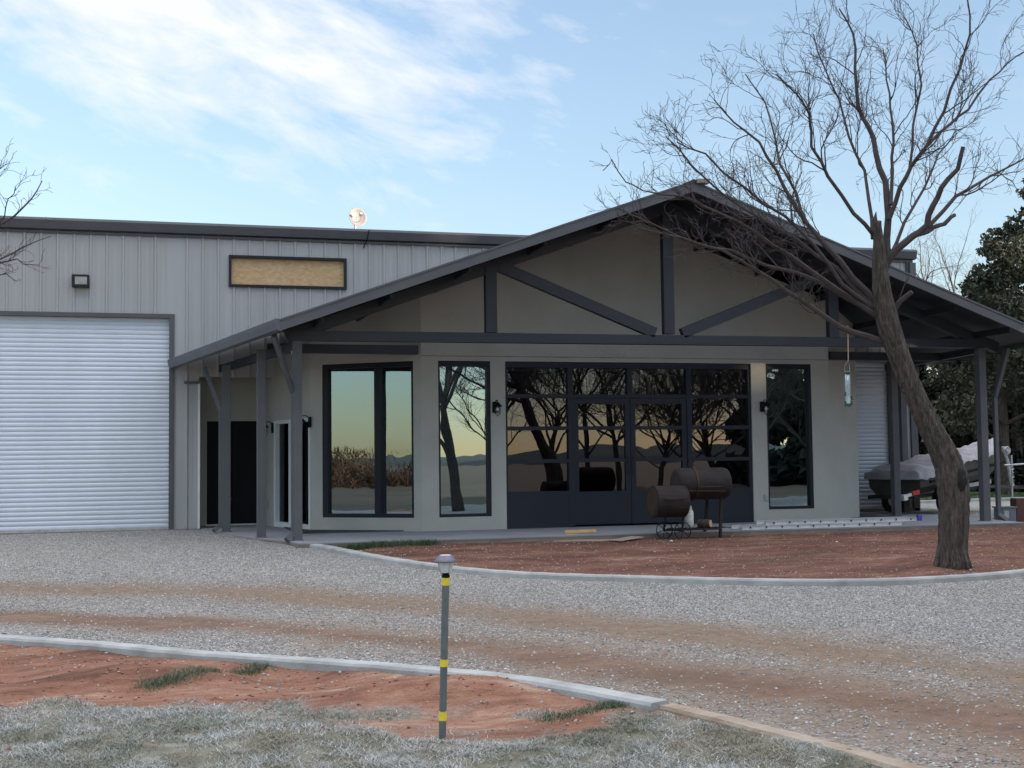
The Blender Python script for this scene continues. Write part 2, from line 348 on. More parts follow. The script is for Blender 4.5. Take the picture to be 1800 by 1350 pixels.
# kerbs
def kerb(name, pts, w_, h_, m, label, off=0.):
    P = []
    for i, (a, b) in enumerate(zip(pts[:-1], pts[1:])):
        n_ = max(1, int(math.dist(a, b)/.12))
        for k in range(n_): P.append((a[0]+(b[0]-a[0])*k/n_, a[1]+(b[1]-a[1])*k/n_))
    P.append(pts[-1]); P = np.array(P)
    for _ in range(14): P[1:-1] = (P[:-2]+P[1:-1]*2+P[2:])/4
    T_ = np.gradient(P, axis=0); T_ /= np.linalg.norm(T_, axis=1)[:, None]; Nn = np.stack([-T_[:, 1], T_[:, 0]], 1)
    zt = gz(P[:, 0], P[:, 1]); zt = np.convolve(np.pad(zt, 12, 'edge'), np.ones(25)/25, 'valid'); g = MB()
    prof = [(-.5, -.35), (-.5, h_-.02), (-.42, h_), (.42, h_), (.5, h_-.02), (.5, -.35)]
    for i in range(len(P)):
        jz = .0015*math.sin(i*1.7); jn = .003*math.sin(i*.23)
        for a, z in prof: g.v.append((P[i, 0]+Nn[i, 0]*(a*w_+off+jn), P[i, 1]+Nn[i, 1]*(a*w_+off+jn), zt[i]+z+jz))
    k = len(prof)
    for i in range(len(P)-1):
        for j in range(k-1): g.f.append((i*k+j, i*k+j+1, (i+1)*k+j+1, (i+1)*k+j))
    g.f.append(tuple(range(k))); g.f.append(tuple((len(P)-1)*k+j for j in range(k)))
    return tag(g.build(name, m), label, 'kerb')
kerb('concrete_kerb', KF, .16, .07, M['kerb'], 'curved pale concrete kerb between the red soil bed and the gravel drive')
kerb('concrete_kerb', KN, .17, .045, M['kerb'], 'pale concrete kerb in the foreground between the yard and the gravel drive')
kerb('buried_kerb', KT[:], .13, .022, M['kerbtan'], 'tan flush kerb strip running on to the lower right corner of the yard')
kerb('concrete_kerb', [(14.5, 6.2), (18, 6.9), (26, 8.6)], .15, .08, M['kerb'], 'straight pale kerb behind the boat in front of the green grass')

# gravel stones (uncountable)
def scatter(n, region_fn, box_):
    out = np.zeros((0, 2))
    while len(out) < n:
        p = np.stack([rng.uniform(box_[0], box_[1], n), rng.uniform(box_[2], box_[3], n)], 1)
        out = np.concatenate([out, p[region_fn(p)]])
    return out[:n]
def in_view(p, m=.45):
    x = p[:, 0]; y = p[:, 1]+DIST; r_ = x*r0.x+y*r0.y; f_ = x*fw.x+y*fw.y
    return (f_ > 4) & (np.abs(r_/np.maximum(f_, .1)) < m), f_
def grav_sel(p):
    v, f_ = in_view(p)
    d1, s1 = dist_poly(p[:, 0], p[:, 1], KF); d2, s2 = dist_poly(p[:, 0], p[:, 1], KN+KT[1:])
    dA, _ = dist_poly(p[:, 0], p[:, 1], TRA); dB, _ = dist_poly(p[:, 0], p[:, 1], TRB)
    wb = fbm(p[:, 0]*.9, p[:, 1]*.9, 21)
    tr = np.maximum(np.exp(-((dA+wb*.45)/1.0)**2), np.exp(-((dB+wb*.35)/(.6+.2*np.clip(p[:, 0], 0, 6)))**2))
    bed = (s1 > 0) & (p[:, 0] > 2.2) & (p[:, 1] < 0)
    dens = (1-.96*tr)*np.clip(14/np.maximum(f_, 1), .25, 1)*np.clip(.85+fbm(p[:, 0]*1.5, p[:, 1]*1.5, 33), .25, 1)
    inside = (p[:, 1] > -2.55) & (p[:, 0] > 2.3+(-.27)*(p[:, 1]+1.7)-.05) & (p[:, 0] < 14.9)
    ok = v & ~bed & (s2 > 0) & (d2 > .12) & (d1 > .1) & ~inside & (rng.random(len(p)) < dens)
    return ok
def stones(name, P, smin, smax, cols, label, cat):
    n = len(P); base = np.array([(1, 0, 0), (0, 1, 0), (-1, 0, 0), (0, -1, 0), (0, 0, 1), (0, 0, -1)], float)
    fc = np.array([(0, 1, 4), (1, 2, 4), (2, 3, 4), (3, 0, 4), (1, 0, 5), (2, 1, 5), (3, 2, 5), (0, 3, 5)])
    s = rng.uniform(smin, smax, n)[:, None, None]*rng.uniform(.6, 1.3, (n, 1, 3)); s[:, :, 2] *= .6
    V = base[None]*(1+rng.uniform(-.3, .3, (n, 6, 1))); V = V*s
    a = rng.uniform(0, 6.28, n); t = rng.uniform(-.6, .6, n)
    x = V[..., 0]*np.cos(t)[:, None]+V[..., 2]*np.sin(t)[:, None]; z = -V[..., 0]*np.sin(t)[:, None]+V[..., 2]*np.cos(t)[:, None]; y = V[..., 1]
    X = x*np.cos(a)[:, None]-y*np.sin(a)[:, None]+P[:, 0:1]; Y = x*np.sin(a)[:, None]+y*np.cos(a)[:, None]+P[:, 1:2]
    Z = z+(gz(P[:, 0], P[:, 1])+smin*.25)[:, None]
    co = np.stack([X, Y, Z], 2).reshape(-1, 3); F3 = (fc[None]+np.arange(n)[:, None, None]*6).reshape(-1, 3)
    me = bpy.data.meshes.new(name); me.vertices.add(len(co)); me.vertices.foreach_set('co', co.ravel().astype(np.float32))
    me.loops.add(F3.size); me.loops.foreach_set('vertex_index', F3.ravel().astype(np.int32))
    me.polygons.add(len(F3)); me.polygons.foreach_set('loop_start', np.arange(0, F3.size, 3, dtype=np.int32)); me.polygons.foreach_set('loop_total', np.full(len(F3), 3, np.int32))
    me.update(calc_edges=True)
    c = cols[rng.integers(0, len(cols), n)]*rng.uniform(.75, 1.2, (n, 1)); c = np.concatenate([c, np.ones((n, 1))], 1)
    at = me.color_attributes.new('col', 'FLOAT_COLOR', 'POINT'); at.data.foreach_set('color', np.repeat(c, 6, 0).ravel().astype(np.float32))
    m = bpy.data.materials.new(name); m.use_nodes = True; T = m.node_tree; A = T.nodes.new('ShaderNodeAttribute'); A.attribute_name = 'col'
    T.links.new(A.outputs['Color'], T.nodes['Principled BSDF'].inputs['Base Color']); T.nodes['Principled BSDF'].inputs['Roughness'].default_value = .85
    me.materials.append(m); o = bpy.data.objects.new(name, me); link(o); return tag(o, label, cat, kind='stuff')
GC = np.array([(.22, .205, .19), (.29, .285, .28), (.36, .355, .35), (.46, .455, .45), (.32, .28, .24), (.16, .16, .16), (.33, .325, .32)])
stones('gravel', scatter(200000, grav_sel, (-8, 18, -18.5, 5)), .0055, .0145, GC, 'loose grey crushed gravel covering the drive', 'gravel')
def clod_sel(p):
    v, f_ = in_view(p); d1, s1 = dist_poly(p[:, 0], p[:, 1], KF); d2, s2 = dist_poly(p[:, 0], p[:, 1], KN+KT[1:])
    bed = (s1 > 0) & (p[:, 0] > 2.4) & (p[:, 1] < -2.6) & (d1 > .1); yd = (s2 < 0) & (d2 > .12) & (p[:, 1] > -15.5)
    return v & (bed | yd)
stones('soil_clods', scatter(7000, clod_sel, (-6, 16, -16, -2)), .005, .016, np.array([(.2, .085, .06), (.26, .13, .09), (.15, .06, .045), (.4, .3, .24)]), 'small clods and pebbles lying on the bare red soil', 'clods')

def spill_sel(p):
    v, f_ = in_view(p); d2, s2 = dist_poly(p[:, 0], p[:, 1], KN+KT[1:]); d1, s1 = dist_poly(p[:, 0], p[:, 1], KF)
    a = (s2 < 0) & (d2 > .1) & (rng.random(len(p)) < np.exp(-(d2-.1)/.3)); b = (s1 > 0) & (p[:, 1] < -2.7) & (p[:, 0] > 2.4) & (d1 > .1) & (rng.random(len(p)) < np.exp(-(d1-.1)/.5)+.06)
    return v & (a | b)
stones('spilled_stones', scatter(1100, spill_sel, (-6, 16, -17, -2.6)), .007, .02, GC, 'stray gravel stones spilled over the kerbs onto the red soil', 'stones')
# grass blades
def blades(name, P, hmin, hmax, wd, cols, label, cat='grass', lean=.6):
    n = len(P); a = rng.uniform(0, 6.28, n); h_ = rng.uniform(hmin, hmax, n); ln = rng.uniform(.1, lean, n)*h_; z0 = gz(P[:, 0], P[:, 1])-.01
    b = rng.uniform(0, 6.28, n); wx = np.cos(b)*wd/2; wy = np.sin(b)*wd/2
    x, y = P[:, 0], P[:, 1]; dx, dy = np.cos(a)*ln, np.sin(a)*ln
    co = np.stack([np.stack([x-wx, y-wy, z0], 1), np.stack([x+wx, y+wy, z0], 1), np.stack([x+dx*.4+wx*.8, y+dy*.4+wy*.8, z0+h_*.6], 1), np.stack([x+dx*.4-wx*.8, y+dy*.4-wy*.8, z0+h_*.6], 1), np.stack([x+dx, y+dy, z0+h_*.9], 1)], 1).reshape(-1, 3)
    me = bpy.data.meshes.new(name); bq = np.arange(n)*5
    quads = np.stack([bq, bq+1, bq+2, bq+3], 1); tris = np.stack([bq+3, bq+2, bq+4], 1)
    li = np.concatenate([quads.ravel(), tris.ravel()]); me.vertices.add(len(co)); me.vertices.foreach_set('co', co.ravel().astype(np.float32))
    me.loops.add(len(li)); me.loops.foreach_set('vertex_index', li.astype(np.int32)); me.polygons.add(2*n)
    me.polygons.foreach_set('loop_start', np.concatenate([np.arange(n)*4, 4*n+np.arange(n)*3]).astype(np.int32)); me.polygons.foreach_set('loop_total', np.concatenate([np.full(n, 4), np.full(n, 3)]).astype(np.int32))
    me.update(calc_edges=True)
    k = np.clip((fbm(x*1.6, y*1.6, 71)+.5)*len(cols)+rng.uniform(-1.2, 1.2, n), 0, len(cols)-1).astype(int)
    c = np.concatenate([cols[k]*rng.uniform(.7, 1.2, (n, 1)), np.ones((n, 1))], 1)
    at = me.color_attributes.new('col', 'FLOAT_COLOR', 'POINT'); at.data.foreach_set('color', np.repeat(c, 5, 0).ravel().astype(np.float32))
    m = bpy.data.materials.new(name); m.use_nodes = True; T = m.node_tree; A = T.nodes.new('ShaderNodeAttribute'); A.attribute_name = 'col'
    T.links.new(A.outputs['Color'], T.nodes['Principled BSDF'].inputs['Base Color']); T.nodes['Principled BSDF'].inputs['Roughness'].default_value = .8
    me.materials.append(m); o = bpy.data.objects.new(name, me); link(o); return tag(o, label, cat, kind='stuff')
def grass_sel(p):
    v, f_ = in_view(p, .5); d2, s2 = dist_poly(p[:, 0], p[:, 1], KN+KT[1:]); d3, s3 = dist_poly(p[:, 0], p[:, 1], SG)
    wb = fbm(p[:, 0]*.9, p[:, 1]*.9, 21); gr = sstep(.5-(s3*d3+wb*.9+fbm(p[:, 0]*3.5, p[:, 1]*3.5, 77)*.5)/.55)
    return v & (s2 < 0) & (d2 > .08) & (rng.random(len(p)) < gr*np.clip(.6+1.5*fbm(p[:, 0]*5, p[:, 1]*5, 55), .08, 1))
FR = np.array([(.13, .13, .09), (.18, .19, .15), (.23, .24, .20), (.30, .32, .30), (.38, .39, .38), (.46, .47, .47), (.26, .24, .19)])
blades('frosted_grass', scatter(190000, grass_sel, (-4, 5, -18.4, -12)), .010, .036, .0042, FR, 'short frosted winter grass in the near yard', lean=2.4)
GG = np.array([(.05, .10, .035), (.08, .14, .05), (.12, .15, .07)])
def strip(pts, w_, n):
    out = []
    for _ in range(n):
        i = random.randrange(len(pts)-1); t = random.random(); a, b = pts[i], pts[i+1]
        out.append((a[0]+(b[0]-a[0])*t+random.gauss(0, w_), a[1]+(b[1]-a[1])*t+random.gauss(0, w_)))
    return np.array(out)
def pxs(l, z=-.15): return [tuple(at_z(x, y, z).xy) for x, y in l]
blades('grass_tufts', strip([(2.85, -2.75), (3.3, -2.66), (3.8, -2.64), (4.4, -2.62)], .05, 1300), .05, .16, .008, GG*.8, 'ragged dark green grass tufts along the foot of the slab', lean=1.)
blades('grass_patch', np.concatenate([strip(pxs([(255, 1205), (310, 1200), (370, 1188)], -.3), .05, 2200), strip(pxs([(420, 1186), (470, 1180)], -.35), .06, 1200), strip(pxs([(950, 1262), (1060, 1246), (1100, 1246)], -.33), .05, 2000)]), .015, .055, .004, np.array([(.07, .10, .05), (.11, .14, .08), (.18, .2, .14)]), 'small patches of fresh green grass on the red soil of the yard', lean=1.2)
blades('thin_grass', np.concatenate([strip(pxs([(1280, 985), (1380, 985), (1460, 972)]), .22, 1500), strip(pxs([(1370, 1000), (1440, 975)]), .2, 700)]), .01, .03, .006, np.array([(.1, .13, .08), (.14, .16, .11)]), 'thin green grass sprouting in the red soil bed before the porch', lean=1.5)
def bg_sel(p): return (p[:, 1] > 7.4+.19*(p[:, 0]-18))
blades('rear_grass', scatter(26000, bg_sel, (15, 26, 6, 11.8)), .05, .16, .02, GG*1.1, 'green grass strip beyond the boat', lean=.8)
gfar = MB(); gfar.v = [(15, 11.9, 0.02), (60, 11.9, 0.02), (60, 24, .02), (15, 24, .02)]; gfar.f = [(0, 1, 2, 3)]
gfar.build('lawn', mat('lawnm', (.04, .075, .03), .95, 0, .3, .8, .5, 9, col2=(.08, .12, .05)))['kind'] = 'structure'

# ---------------------------------------------------------------- metal building
VM = 3.2; EZ = 5.86
mbld = thing('metal_building', 'long grey ribbed metal building with a white roll up door and boarded window', 'building', (0, VM, 0))
def wallrects(rects):
    g = MB()
    for (a, b, z0, z1) in rects:
        g.box((a, VM, z0), (b, VM+.08, z1))
    for k in range(-48, 57):
        u = .04+k*.3048
        for (a, b, z0, z1) in rects:
            if a+.04 < u < b-.04:
                n = len(g.v)
                for z in (z0, z1-.0):
                    for x, y in ((-.035, 0.001), (-.013, -.032), (.013, -.032), (.035, 0.001)): g.v.append((u+x, VM+y, z))
                for j in range(3): g.f.append((n+j, n+j+1, n+5+j, n+4+j))
                g.f.append((n+4, n+5, n+6, n+7)); g.f.append((n, n+1, n+2, n+3))
                for w_ in (.1, .2):          # minor ribs
                    if a+.05 < u+w_ < b-.05: g.box((u+w_-.008, VM-.007, z0), (u+w_+.008, VM+.001, z1))
    return g
GL, GR, GT = -3.95, .36, 4.22   # garage door
BL, BR, BB, BT = 1.46, 3.83, 4.815, 5.455   # boarded window
wallrects([(-14, GL, 0, EZ), (GL, GR, GT, EZ), (GR, .89, 0, EZ), (.89, BL, 3.0, EZ), (BL, BR, BT, EZ), (BL, BR, 3.0, BB), (BR, 17.0, 3.42, EZ), (14.3, 14.9, 0, 3.42), (16.45, 17.0, 0, 3.42)]).build('wall', M['siding'], mbld)
g = MB(); g.box((-14, VM+.08, 0), (-13.9, 26, EZ)); g.box((16.92, VM+.08, 0), (17.0, 26, EZ)); g.box((-14, 25.9, 0), (17, 26, EZ)); g.build('side_wall', M['siding'], mbld)
# eave trim: gutter like fascia with a lip
g = MB()
g.prism([(-14.1, VM-.02, EZ-.03), (-14.1, VM-.13, EZ-.01), (-14.1, VM-.17, EZ+.15), (-14.1, VM-.15, EZ+.2), (-14.1, VM-.02, EZ+.2)], (31.25, 0, 0))
g.box((-14.1, VM-.045, EZ-.085), (17.05, VM-.003, EZ-.035))
g.build('eave_trim', M['trim'], mbld)
g = MB(); g.prism([(-14.1, VM-.02, EZ+.17), (-14.1, VM-.02, EZ+.22), (-14.1, 14.6, EZ+.9), (-14.1, 26.1, EZ+.2), (-14.1, 26.1, EZ+.15)], (31.2, 0, 0)); g.build('roof', M['trim'], mbld)
g = MB(); g.box((16.93, VM-.05, 0), (17.1, VM+.12, EZ-.03)); g.box((16.98, VM-.11, 3.1), (17.14, VM+.1, EZ-.1)); g.build('corner_trim', M['trim'], mbld)
g = MB(); g.box((.865, VM-.05, 0), (.905, VM+.0, 2.86)); g.build('corner_trim', M['white'], mbld)['label'] = 'pale corner trim beside the porch'
g = MB(); g.box((.60, VM-.06, 2.86), (.95, VM+.0, 2.91)); g.build('cap_trim', M['trim'], mbld)
def rolldoor(a, b, z0, z1, vv):
    d = thing_part('roll_door', mbld)
    return d
def curtain(a, b, z0, z1, v, parent):
    g = MB(); P = []; z = z0; p = .0905
    while z < z1:
        for t, y in ((0, .008), (.010, .009), (.018, 0), (.04, -.007), (.066, -.007), (.084, 0)):
            if z+t <= z1: P.append((z+t, v+y))
        z += p
    for zz, y in P: g.v += [(a, y, zz), (b, y, zz)]
    for i in range(len(P)-1): g.f.append((2*i, 2*i+1, 2*i+3, 2*i+2))
    o = g.build('roll_door', M['roll'], parent); return o
rd = curtain(GL+.05, GR-.05, .02, GT-.05, VM+.10, mbld); rd['label'] = 'tall white corrugated roll up garage door'
g = MB(); g.box((GL, VM-.04, GT-.06), (GR+.05, VM+.12, GT+.02)); g.box((GR-.05, VM-.04, 0), (GR+.05, VM+.12, GT-.06)); g.box((GL-.05, VM-.04, 0), (GL+.05, VM+.12, GT-.06)); g.build('door_frame', M['trim'], rd)
g = MB(); g.box((GL+.05, VM+.07, -.02), (GR-.05, VM+.13, .05)); g.build('bottom_bar', M['galv'], rd)
rd = curtain(14.95, 16.38, .06, 3.42, VM+.06, mbld); rd['label'] = 'narrow white roll up door seen behind the boat stern'
g = MB(); g.box((16.38, VM-.04, 0), (16.47, VM+.1, 3.42)); g.build('door_frame', M['trim'], rd)
g = MB(); g.box((BL+.05, VM+.02, BB+.05), (BR-.05, VM+.05, BT-.05)); o = g.build('boarded_window', M['osb'], mbld); o['label'] = 'wide low window opening boarded with strand board'
g = MB(); g.box((BL-.0, VM-.06, BT-.05), (BR, VM+.07, BT+.0)); g.box((BL, VM-.06, BB), (BR, VM+.07, BB+.05)); g.box((BL, VM-.06, BB+.05), (BL+.05, VM+.07, BT-.05)); g.box((BR-.05, VM-.06, BB+.05), (BR, VM+.07, BT-.05)); g.build('window_frame', M['frame'], o)
# foundation strip
g = MB(); g.box((-14, VM-.03, -.3), (GL, VM+.08, .02)); g.box((GL, VM-.10, -.3), (GR+.05, VM+.3, -.0)); g.box((GR+.05, VM-.02, -.3), (.9, VM+.08, .0)); g.build('foundation', M['slabedge'], mbld)
g = MB(); g.box((14.9, VM-.05, -.3), (17.1, VM+.1, .05)); g.build('foundation', M['slabedge'], mbld)

# ---------------------------------------------------------------- stucco front with porch
sb = thing('porch_building', 'beige stucco front with glazed doors under a wide dark gabled porch roof', 'building', (8.88, 0, 0))
UC = 8.88
def ztop(u): return 5.97-.36*abs(u-UC)
RT = .06   # roof sheet thickness
def zund(u): return ztop(u)-RT-.015
TH = .22
# front wall pieces, v from 0 to TH
WT, WB, DT = 3.11, .242, 3.10
C1, C2 = 4.72, 13.03
n1a, n1b, d1, d2, r1a, r1b = 5.04, 6.03, 6.315, 11.33, 11.65, 12.64
g = MB()
for a, b, z0, z1 in ((C1, n1a, 0, WT), (n1a, n1b, 0, WB), (n1b, d1, 0, WT), (d2, r1a, 0, WT), (r1a, r1b, 0, WB), (r1b, C2, 0, WT)): g.box((a, 0, z0), (b, TH, z1))
g.prism([(C1, 0, WT), (C2, 0, WT), (C2, 0, zund(C2)), (UC, 0, zund(UC)), (C1, 0, zund(C1))], (0, TH, 0))
front = g
# chamfer wall on the left, with the wide window in it
ANG = .636
A = Vector((C1, 0, 0)); dl = Vector((-math.cos(ANG), math.sin(ANG), 0)); nl = Vector((-math.sin(ANG), -math.cos(ANG), 0))
SL = 2.30
def seg(g, P, d, n_, a, b, z0, z1, th=TH, z1b=None):
    """wall piece along P+d*s, thickness behind"""
    z1b = z1 if z1b is None else z1b
    p = P+d*a; q = P+d*b; back = -n_*th
    poly = [(p.x, p.y, z0), (q.x, q.y, z0), (q.x, q.y, z1b), (p.x, p.y, z1)]
    g.prism(poly, back)
s1, s2 = .16, 2.05
seg(g, A, dl, nl, 0, s1, 0, WT); seg(g, A, dl, nl, s1, s2, 0, WB); seg(g, A, dl, nl, s2, SL, 0, WT)
seg(g, A, dl, nl, 0, SL, WT, zund(C1), z1b=zund((A+dl*SL).x))
B = A+dl*SL                       # start of the skewed side wall
E2 = Vector((2.12, 4.2, 0)); db = (E2-B).normalized(); nb = Vector((-db.y, db.x, 0)); nb = nb if nb.x < 0 else -nb
LB = (E2-B).length
sd0, sd1 = .02, 1.95; SDT = 2.12   # sliding door
seg(g, B, db, nb, 0, sd0, 0, SDT); seg(g, B, db, nb, sd1, LB, 0, SDT)
seg(g, B, db, nb, 0, LB, SDT, zund(B.x), z1b=zund(E2.x))
# recess back wall with the dark double door
g.box((.80, 4.2, 0), (1.08, 4.4, 2.15)); g.box((2.1, 4.2, 0), (2.35, 4.4, 2.15)); g.box((.80, 4.2, 2.15), (2.35, 4.4, 3.3)); g.box((.72, VM+.09, 0), (.82, 4.4, 3.3))
# right chamfer and hidden side
Aq = Vector((C2, 0, 0)); dr = Vector((math.cos(ANG), math.sin(ANG), 0)); nr = Vector((math.sin(ANG), -math.cos(ANG), 0))
seg(g, Aq, dr, nr, 0, 1.36, 0, zund(C2), z1b=zund(C2+1.1))
Bq = Aq+dr*1.36; Eq = Vector((14.9, VM, 0)); dq = (Eq-Bq).normalized(); nq = Vector((dq.y, -dq.x, 0)); seg(g, Bq, dq, nq, 0, (Eq-Bq).length, 0, 3.75, z1b=3.6)
g.build('stucco_wall', M['stucco'], sb)
g = MB(); g.box((C1, -.006, 3.19), (C2, .004, 3.205)); g.build('control_joint', M['greywood'], sb)
# interior floor, back wall
g = MB(); g.box((2.5, TH, -.02), (14.8, 9, .015)); g.box((2.4, 9, 0), (15, 9.1, 3.5)); g.box((2.0, 4.45, 3.2), (15, 9, 3.25)); g.box((2.0, 4.41, 0), (2.1, 9, 3.2)); g.build('interior', M['interior'], sb)
# roof: two skewed slopes
def roofside(pts):
    g = MB(); n = 0
    g.v += [tuple(p) for p in pts]+[(p[0], p[1], p[2]-RT) for p in pts]
    m = len(pts); g.f += [(0, 1, 2), (0, 2, 3), (m+2, m+1, m), (m+3, m+2, m)]+[(i, (i+1) % m, m+(i+1) % m, m+i) for i in range(m)]
    return g
VF = -2.9
FLu, FLz, BLu, BLz = 1.93, ztop(1.93), .40, 3.30
FRu, FRz, BRu, BRz = 15.86, ztop(15.86), 17.35, 3.50
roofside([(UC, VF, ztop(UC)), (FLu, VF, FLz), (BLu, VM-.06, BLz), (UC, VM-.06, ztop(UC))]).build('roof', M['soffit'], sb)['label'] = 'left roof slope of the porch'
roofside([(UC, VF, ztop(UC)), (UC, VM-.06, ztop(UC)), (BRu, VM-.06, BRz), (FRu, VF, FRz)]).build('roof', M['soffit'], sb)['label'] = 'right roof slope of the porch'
for a, za, b, zb in ((UC, ztop(UC)+.02, FLu-.03, FLz+.02), (UC, ztop(UC)+.02, FRu+.03, FRz+.02)):
    g = MB(); g.prism([(a, VF-.05, za), (b, VF-.05, zb), (b, VF-.05, zb-.175), (a, VF-.05, za-.175)], (0, .045, 0)); 
    g.prism([(a, VF-.065, za+.012), (b, VF-.065, zb+.012), (b, VF-.065, zb-.02), (a, VF-.065, za-.02)], (0, .14, 0))
    g.build('rake_fascia', M['trim'], sb)
# ridge cap
g = MB(); g.prism([(UC-.2, VF-.08, ztop(UC-.2)+.035), (UC, VF-.08, ztop(UC)+.055), (UC+.2, VF-.08, ztop(UC+.2)+.035), (UC+.2, VF-.08, ztop(UC+.2)+.02), (UC, VF-.08, ztop(UC)+.035), (UC-.2, VF-.08, ztop(UC-.2)+.02)], (0, 6, 0)); g.build('ridge_cap', M['trim'], sb)
g = MB(); g.box((UC+.05, VF-.14, ztop(UC)-.02), (UC+.27, VF+.02, ztop(UC)+.05)); g.build('ridge_bracket', M['greywood'], sb)['label'] = 'loose weathered end piece at the ridge'
# gutters along the skewed eaves
for (a, za, b, zb, s, nm) in ((FLu, FLz, BLu, BLz, -1, 'left'), (FRu, FRz, BRu, BRz, 1, 'right')):
    g = MB(); p = Vector((a, VF-.04, za)); q = Vector((b, VM-.06, zb)); d = (q-p).normalized(); n_ = Vector((-d.y, d.x, 0)).normalized(); n_ = n_ if n_.x*s > 0 else -n_
    prof = [(0, .03), (.11, .035), (.13, .02), (.12, -.04), (.09, -.14), (0, -.16)]
    k = len(prof)
    for o_ in (p, q):
        for x, z in prof: w3 = o_+n_*x+Vector((0, 0, z)); g.v.append(tuple(w3))
    for i in range(k): g.f.append((i, (i+1) % k, k+(i+1) % k, k+i))
    g.f.append(tuple(range(k))); g.f.append(tuple(range(k, 2*k)))
    g.build('gutter', M['post'], sb)
# truss
VT = -1.7
def tb(p, q, w_=.2, dep=.14, name='truss_member'):
    g = MB(); g.beam((p[0], VT, p[1]), (q[0], VT, q[1]), w_, dep, side=None); return g
truss = MB(); tm = MB()
def member(name, p, q, w_, dep=.15, dv=0):
    P = Vector((p[0], VT+dv, p[1])); Q = Vector((q[0], VT+dv, q[1])); d = (Q-P).normalized(); side = d.cross(Vector((0, 1, 0)))
    g = MB(); g.beam(P, Q, w_, dep, side=side); g.build(name, M['truss'], sb, bevel=.004); return g
member('tie_beam', (2.15, 3.36), (15.62, 3.40), .17)
zc = lambda u: zund(u)-.115
member('top_chord', (2.1, zc(2.1)), (UC, zc(UC)), .2, .15, .004); member('top_chord', (15.7, zc(15.7)), (UC, zc(UC)), .2, .15, .008)
member('king_post', (8.88, 3.485), (8.88, 5.7), .2, .14, -.02)
for u in (5.595, 12.165): member('web_post', (u, 3.46), (u, zc(u)), .2, .14, -.02)
member('web_brace', (5.75, 4.62), (8.62, 3.50), .19, .13, -.01); member('web_brace', (12.01, 4.62), (9.14, 3.50), .19, .13, -.01)
# second truss against the wall, header beams, purlins
for p, q in (((1.95, 0., 3.30), (C1-.06, 0., 3.30)), ((C2+.03, -.0, 3.28), (15.9, 0., 3.28))):
    g = MB(); g.beam(p, q, .16, .14, side=(0, 0, 1)); g.build('header_beam', M['truss'], sb)
for s in (-1, 1):
    for k in (1.3, 2.6, 3.9, 5.2, 6.3):
        u = UC+s*k; z = zund(u)-.07-.004
        g = MB(); g.beam((u, VF+.12, z), (u, -.01 if C1 < u < C2 else VM-.1 if False else 1.2, z), .12, .05, side=(0, 0, 1)); g.build('purlin', M['soffit'], sb)
# posts
g0 = gzf(2.0, -1.8)
PA, PB, PC = (2.29, -1.7), (1.80, -.57), (1.33, 1.60)
QA, QC = (15.33, -1.7), (15.05, .9)
def post(p, z1, nm=None):
    g = MB(); x, y = p; g.box((x-.075, y-.075, -.02), (x+.075, y+.075, z1)); g.box((x-.1, y-.1, -.01), (x+.1, y+.1, .012)); o = g.build('post', M['post'], sb, bevel=.006)
    if nm: o['label'] = nm
post(PA, 3.275); post(PB, 3.22); post(PC, 3.12); post(QA, 3.31); post(QC, 3.6); post((16.35, 2.6), 3.5)
# a post deeper in on the left carrying the side beam
g = MB(); g.beam((PA[0], PA[1]+.08, 3.2), (PC[0]-.02, 2.9, 3.14), .14, .12, side=(0, 0, 1)); g.build('side_beam', M['truss'], sb)
g = MB(); g.beam((QA[0], QA[1]+.08, 3.28), (QC[0]+1.2, 3.0, 3.3), .14, .12, side=(0, 0, 1)); g.build('side_beam', M['truss'], sb)
# downspouts: from the gutter slanting in to the post, down, and an elbow at the foot
def spout(topp, joinp, foot, kick):
    g = MB(); g.beam(topp, joinp, .075, .075); g.beam((joinp[0], joinp[1], joinp[2]+.03), (joinp[0], joinp[1], foot+.11), .076, .076, side=(0, 1, 0)); g.beam((joinp[0], joinp[1], foot+.14), kick, .075, .075, side=(0, 1, 0))
    g.build('downspout', M['post'], sb, bevel=.004)
jA = at_v(515.5, 690, -1.72); spout(at_v(481, 590, -2.45), jA, -.02, (jA.x-.13, jA.y-.12, .02))
jC = at_v(388, 722, 1.58); spout(at_v(359, 645, 1.75), jC, 0, (jC.x-.13, jC.y-.1, .03))
jQ = at_v(1748.5, 700, -1.7); spout(at_v(1772, 612, -1.9), jQ, -.02, (jQ.x+.12, jQ.y-.1, .0))
# slab
def slabpoly(z0, z1, ins=0): return [(2.22-ins, -2.52, z1), (15.6, -2.46, z1), (16.6, 3.1, z1), (.93, 3.18, z1), (1.2, 1.5, z1), (1.66, -.6, z1), (2.15, -1.86, z1)]
g = MB(); g.prism([(a, b, 0) for a, b, c in slabpoly(0, 0)], (0, 0, -.02)); g.build('porch_slab', M['slab'], sb)
g = MB(); g.prism([(a*1+(.012 if a > 8 else .012)*0, b+.006, -.021) for a, b, c in slabpoly(0, 0)], (0, 0, -.4)); g.build('slab_edge', M['slabedge'], sb)
g = MB(); g.box((.93, 3.19, -.3), (2.4, 4.4, -.002)); g.build('porch_slab', M['slab'], sb)

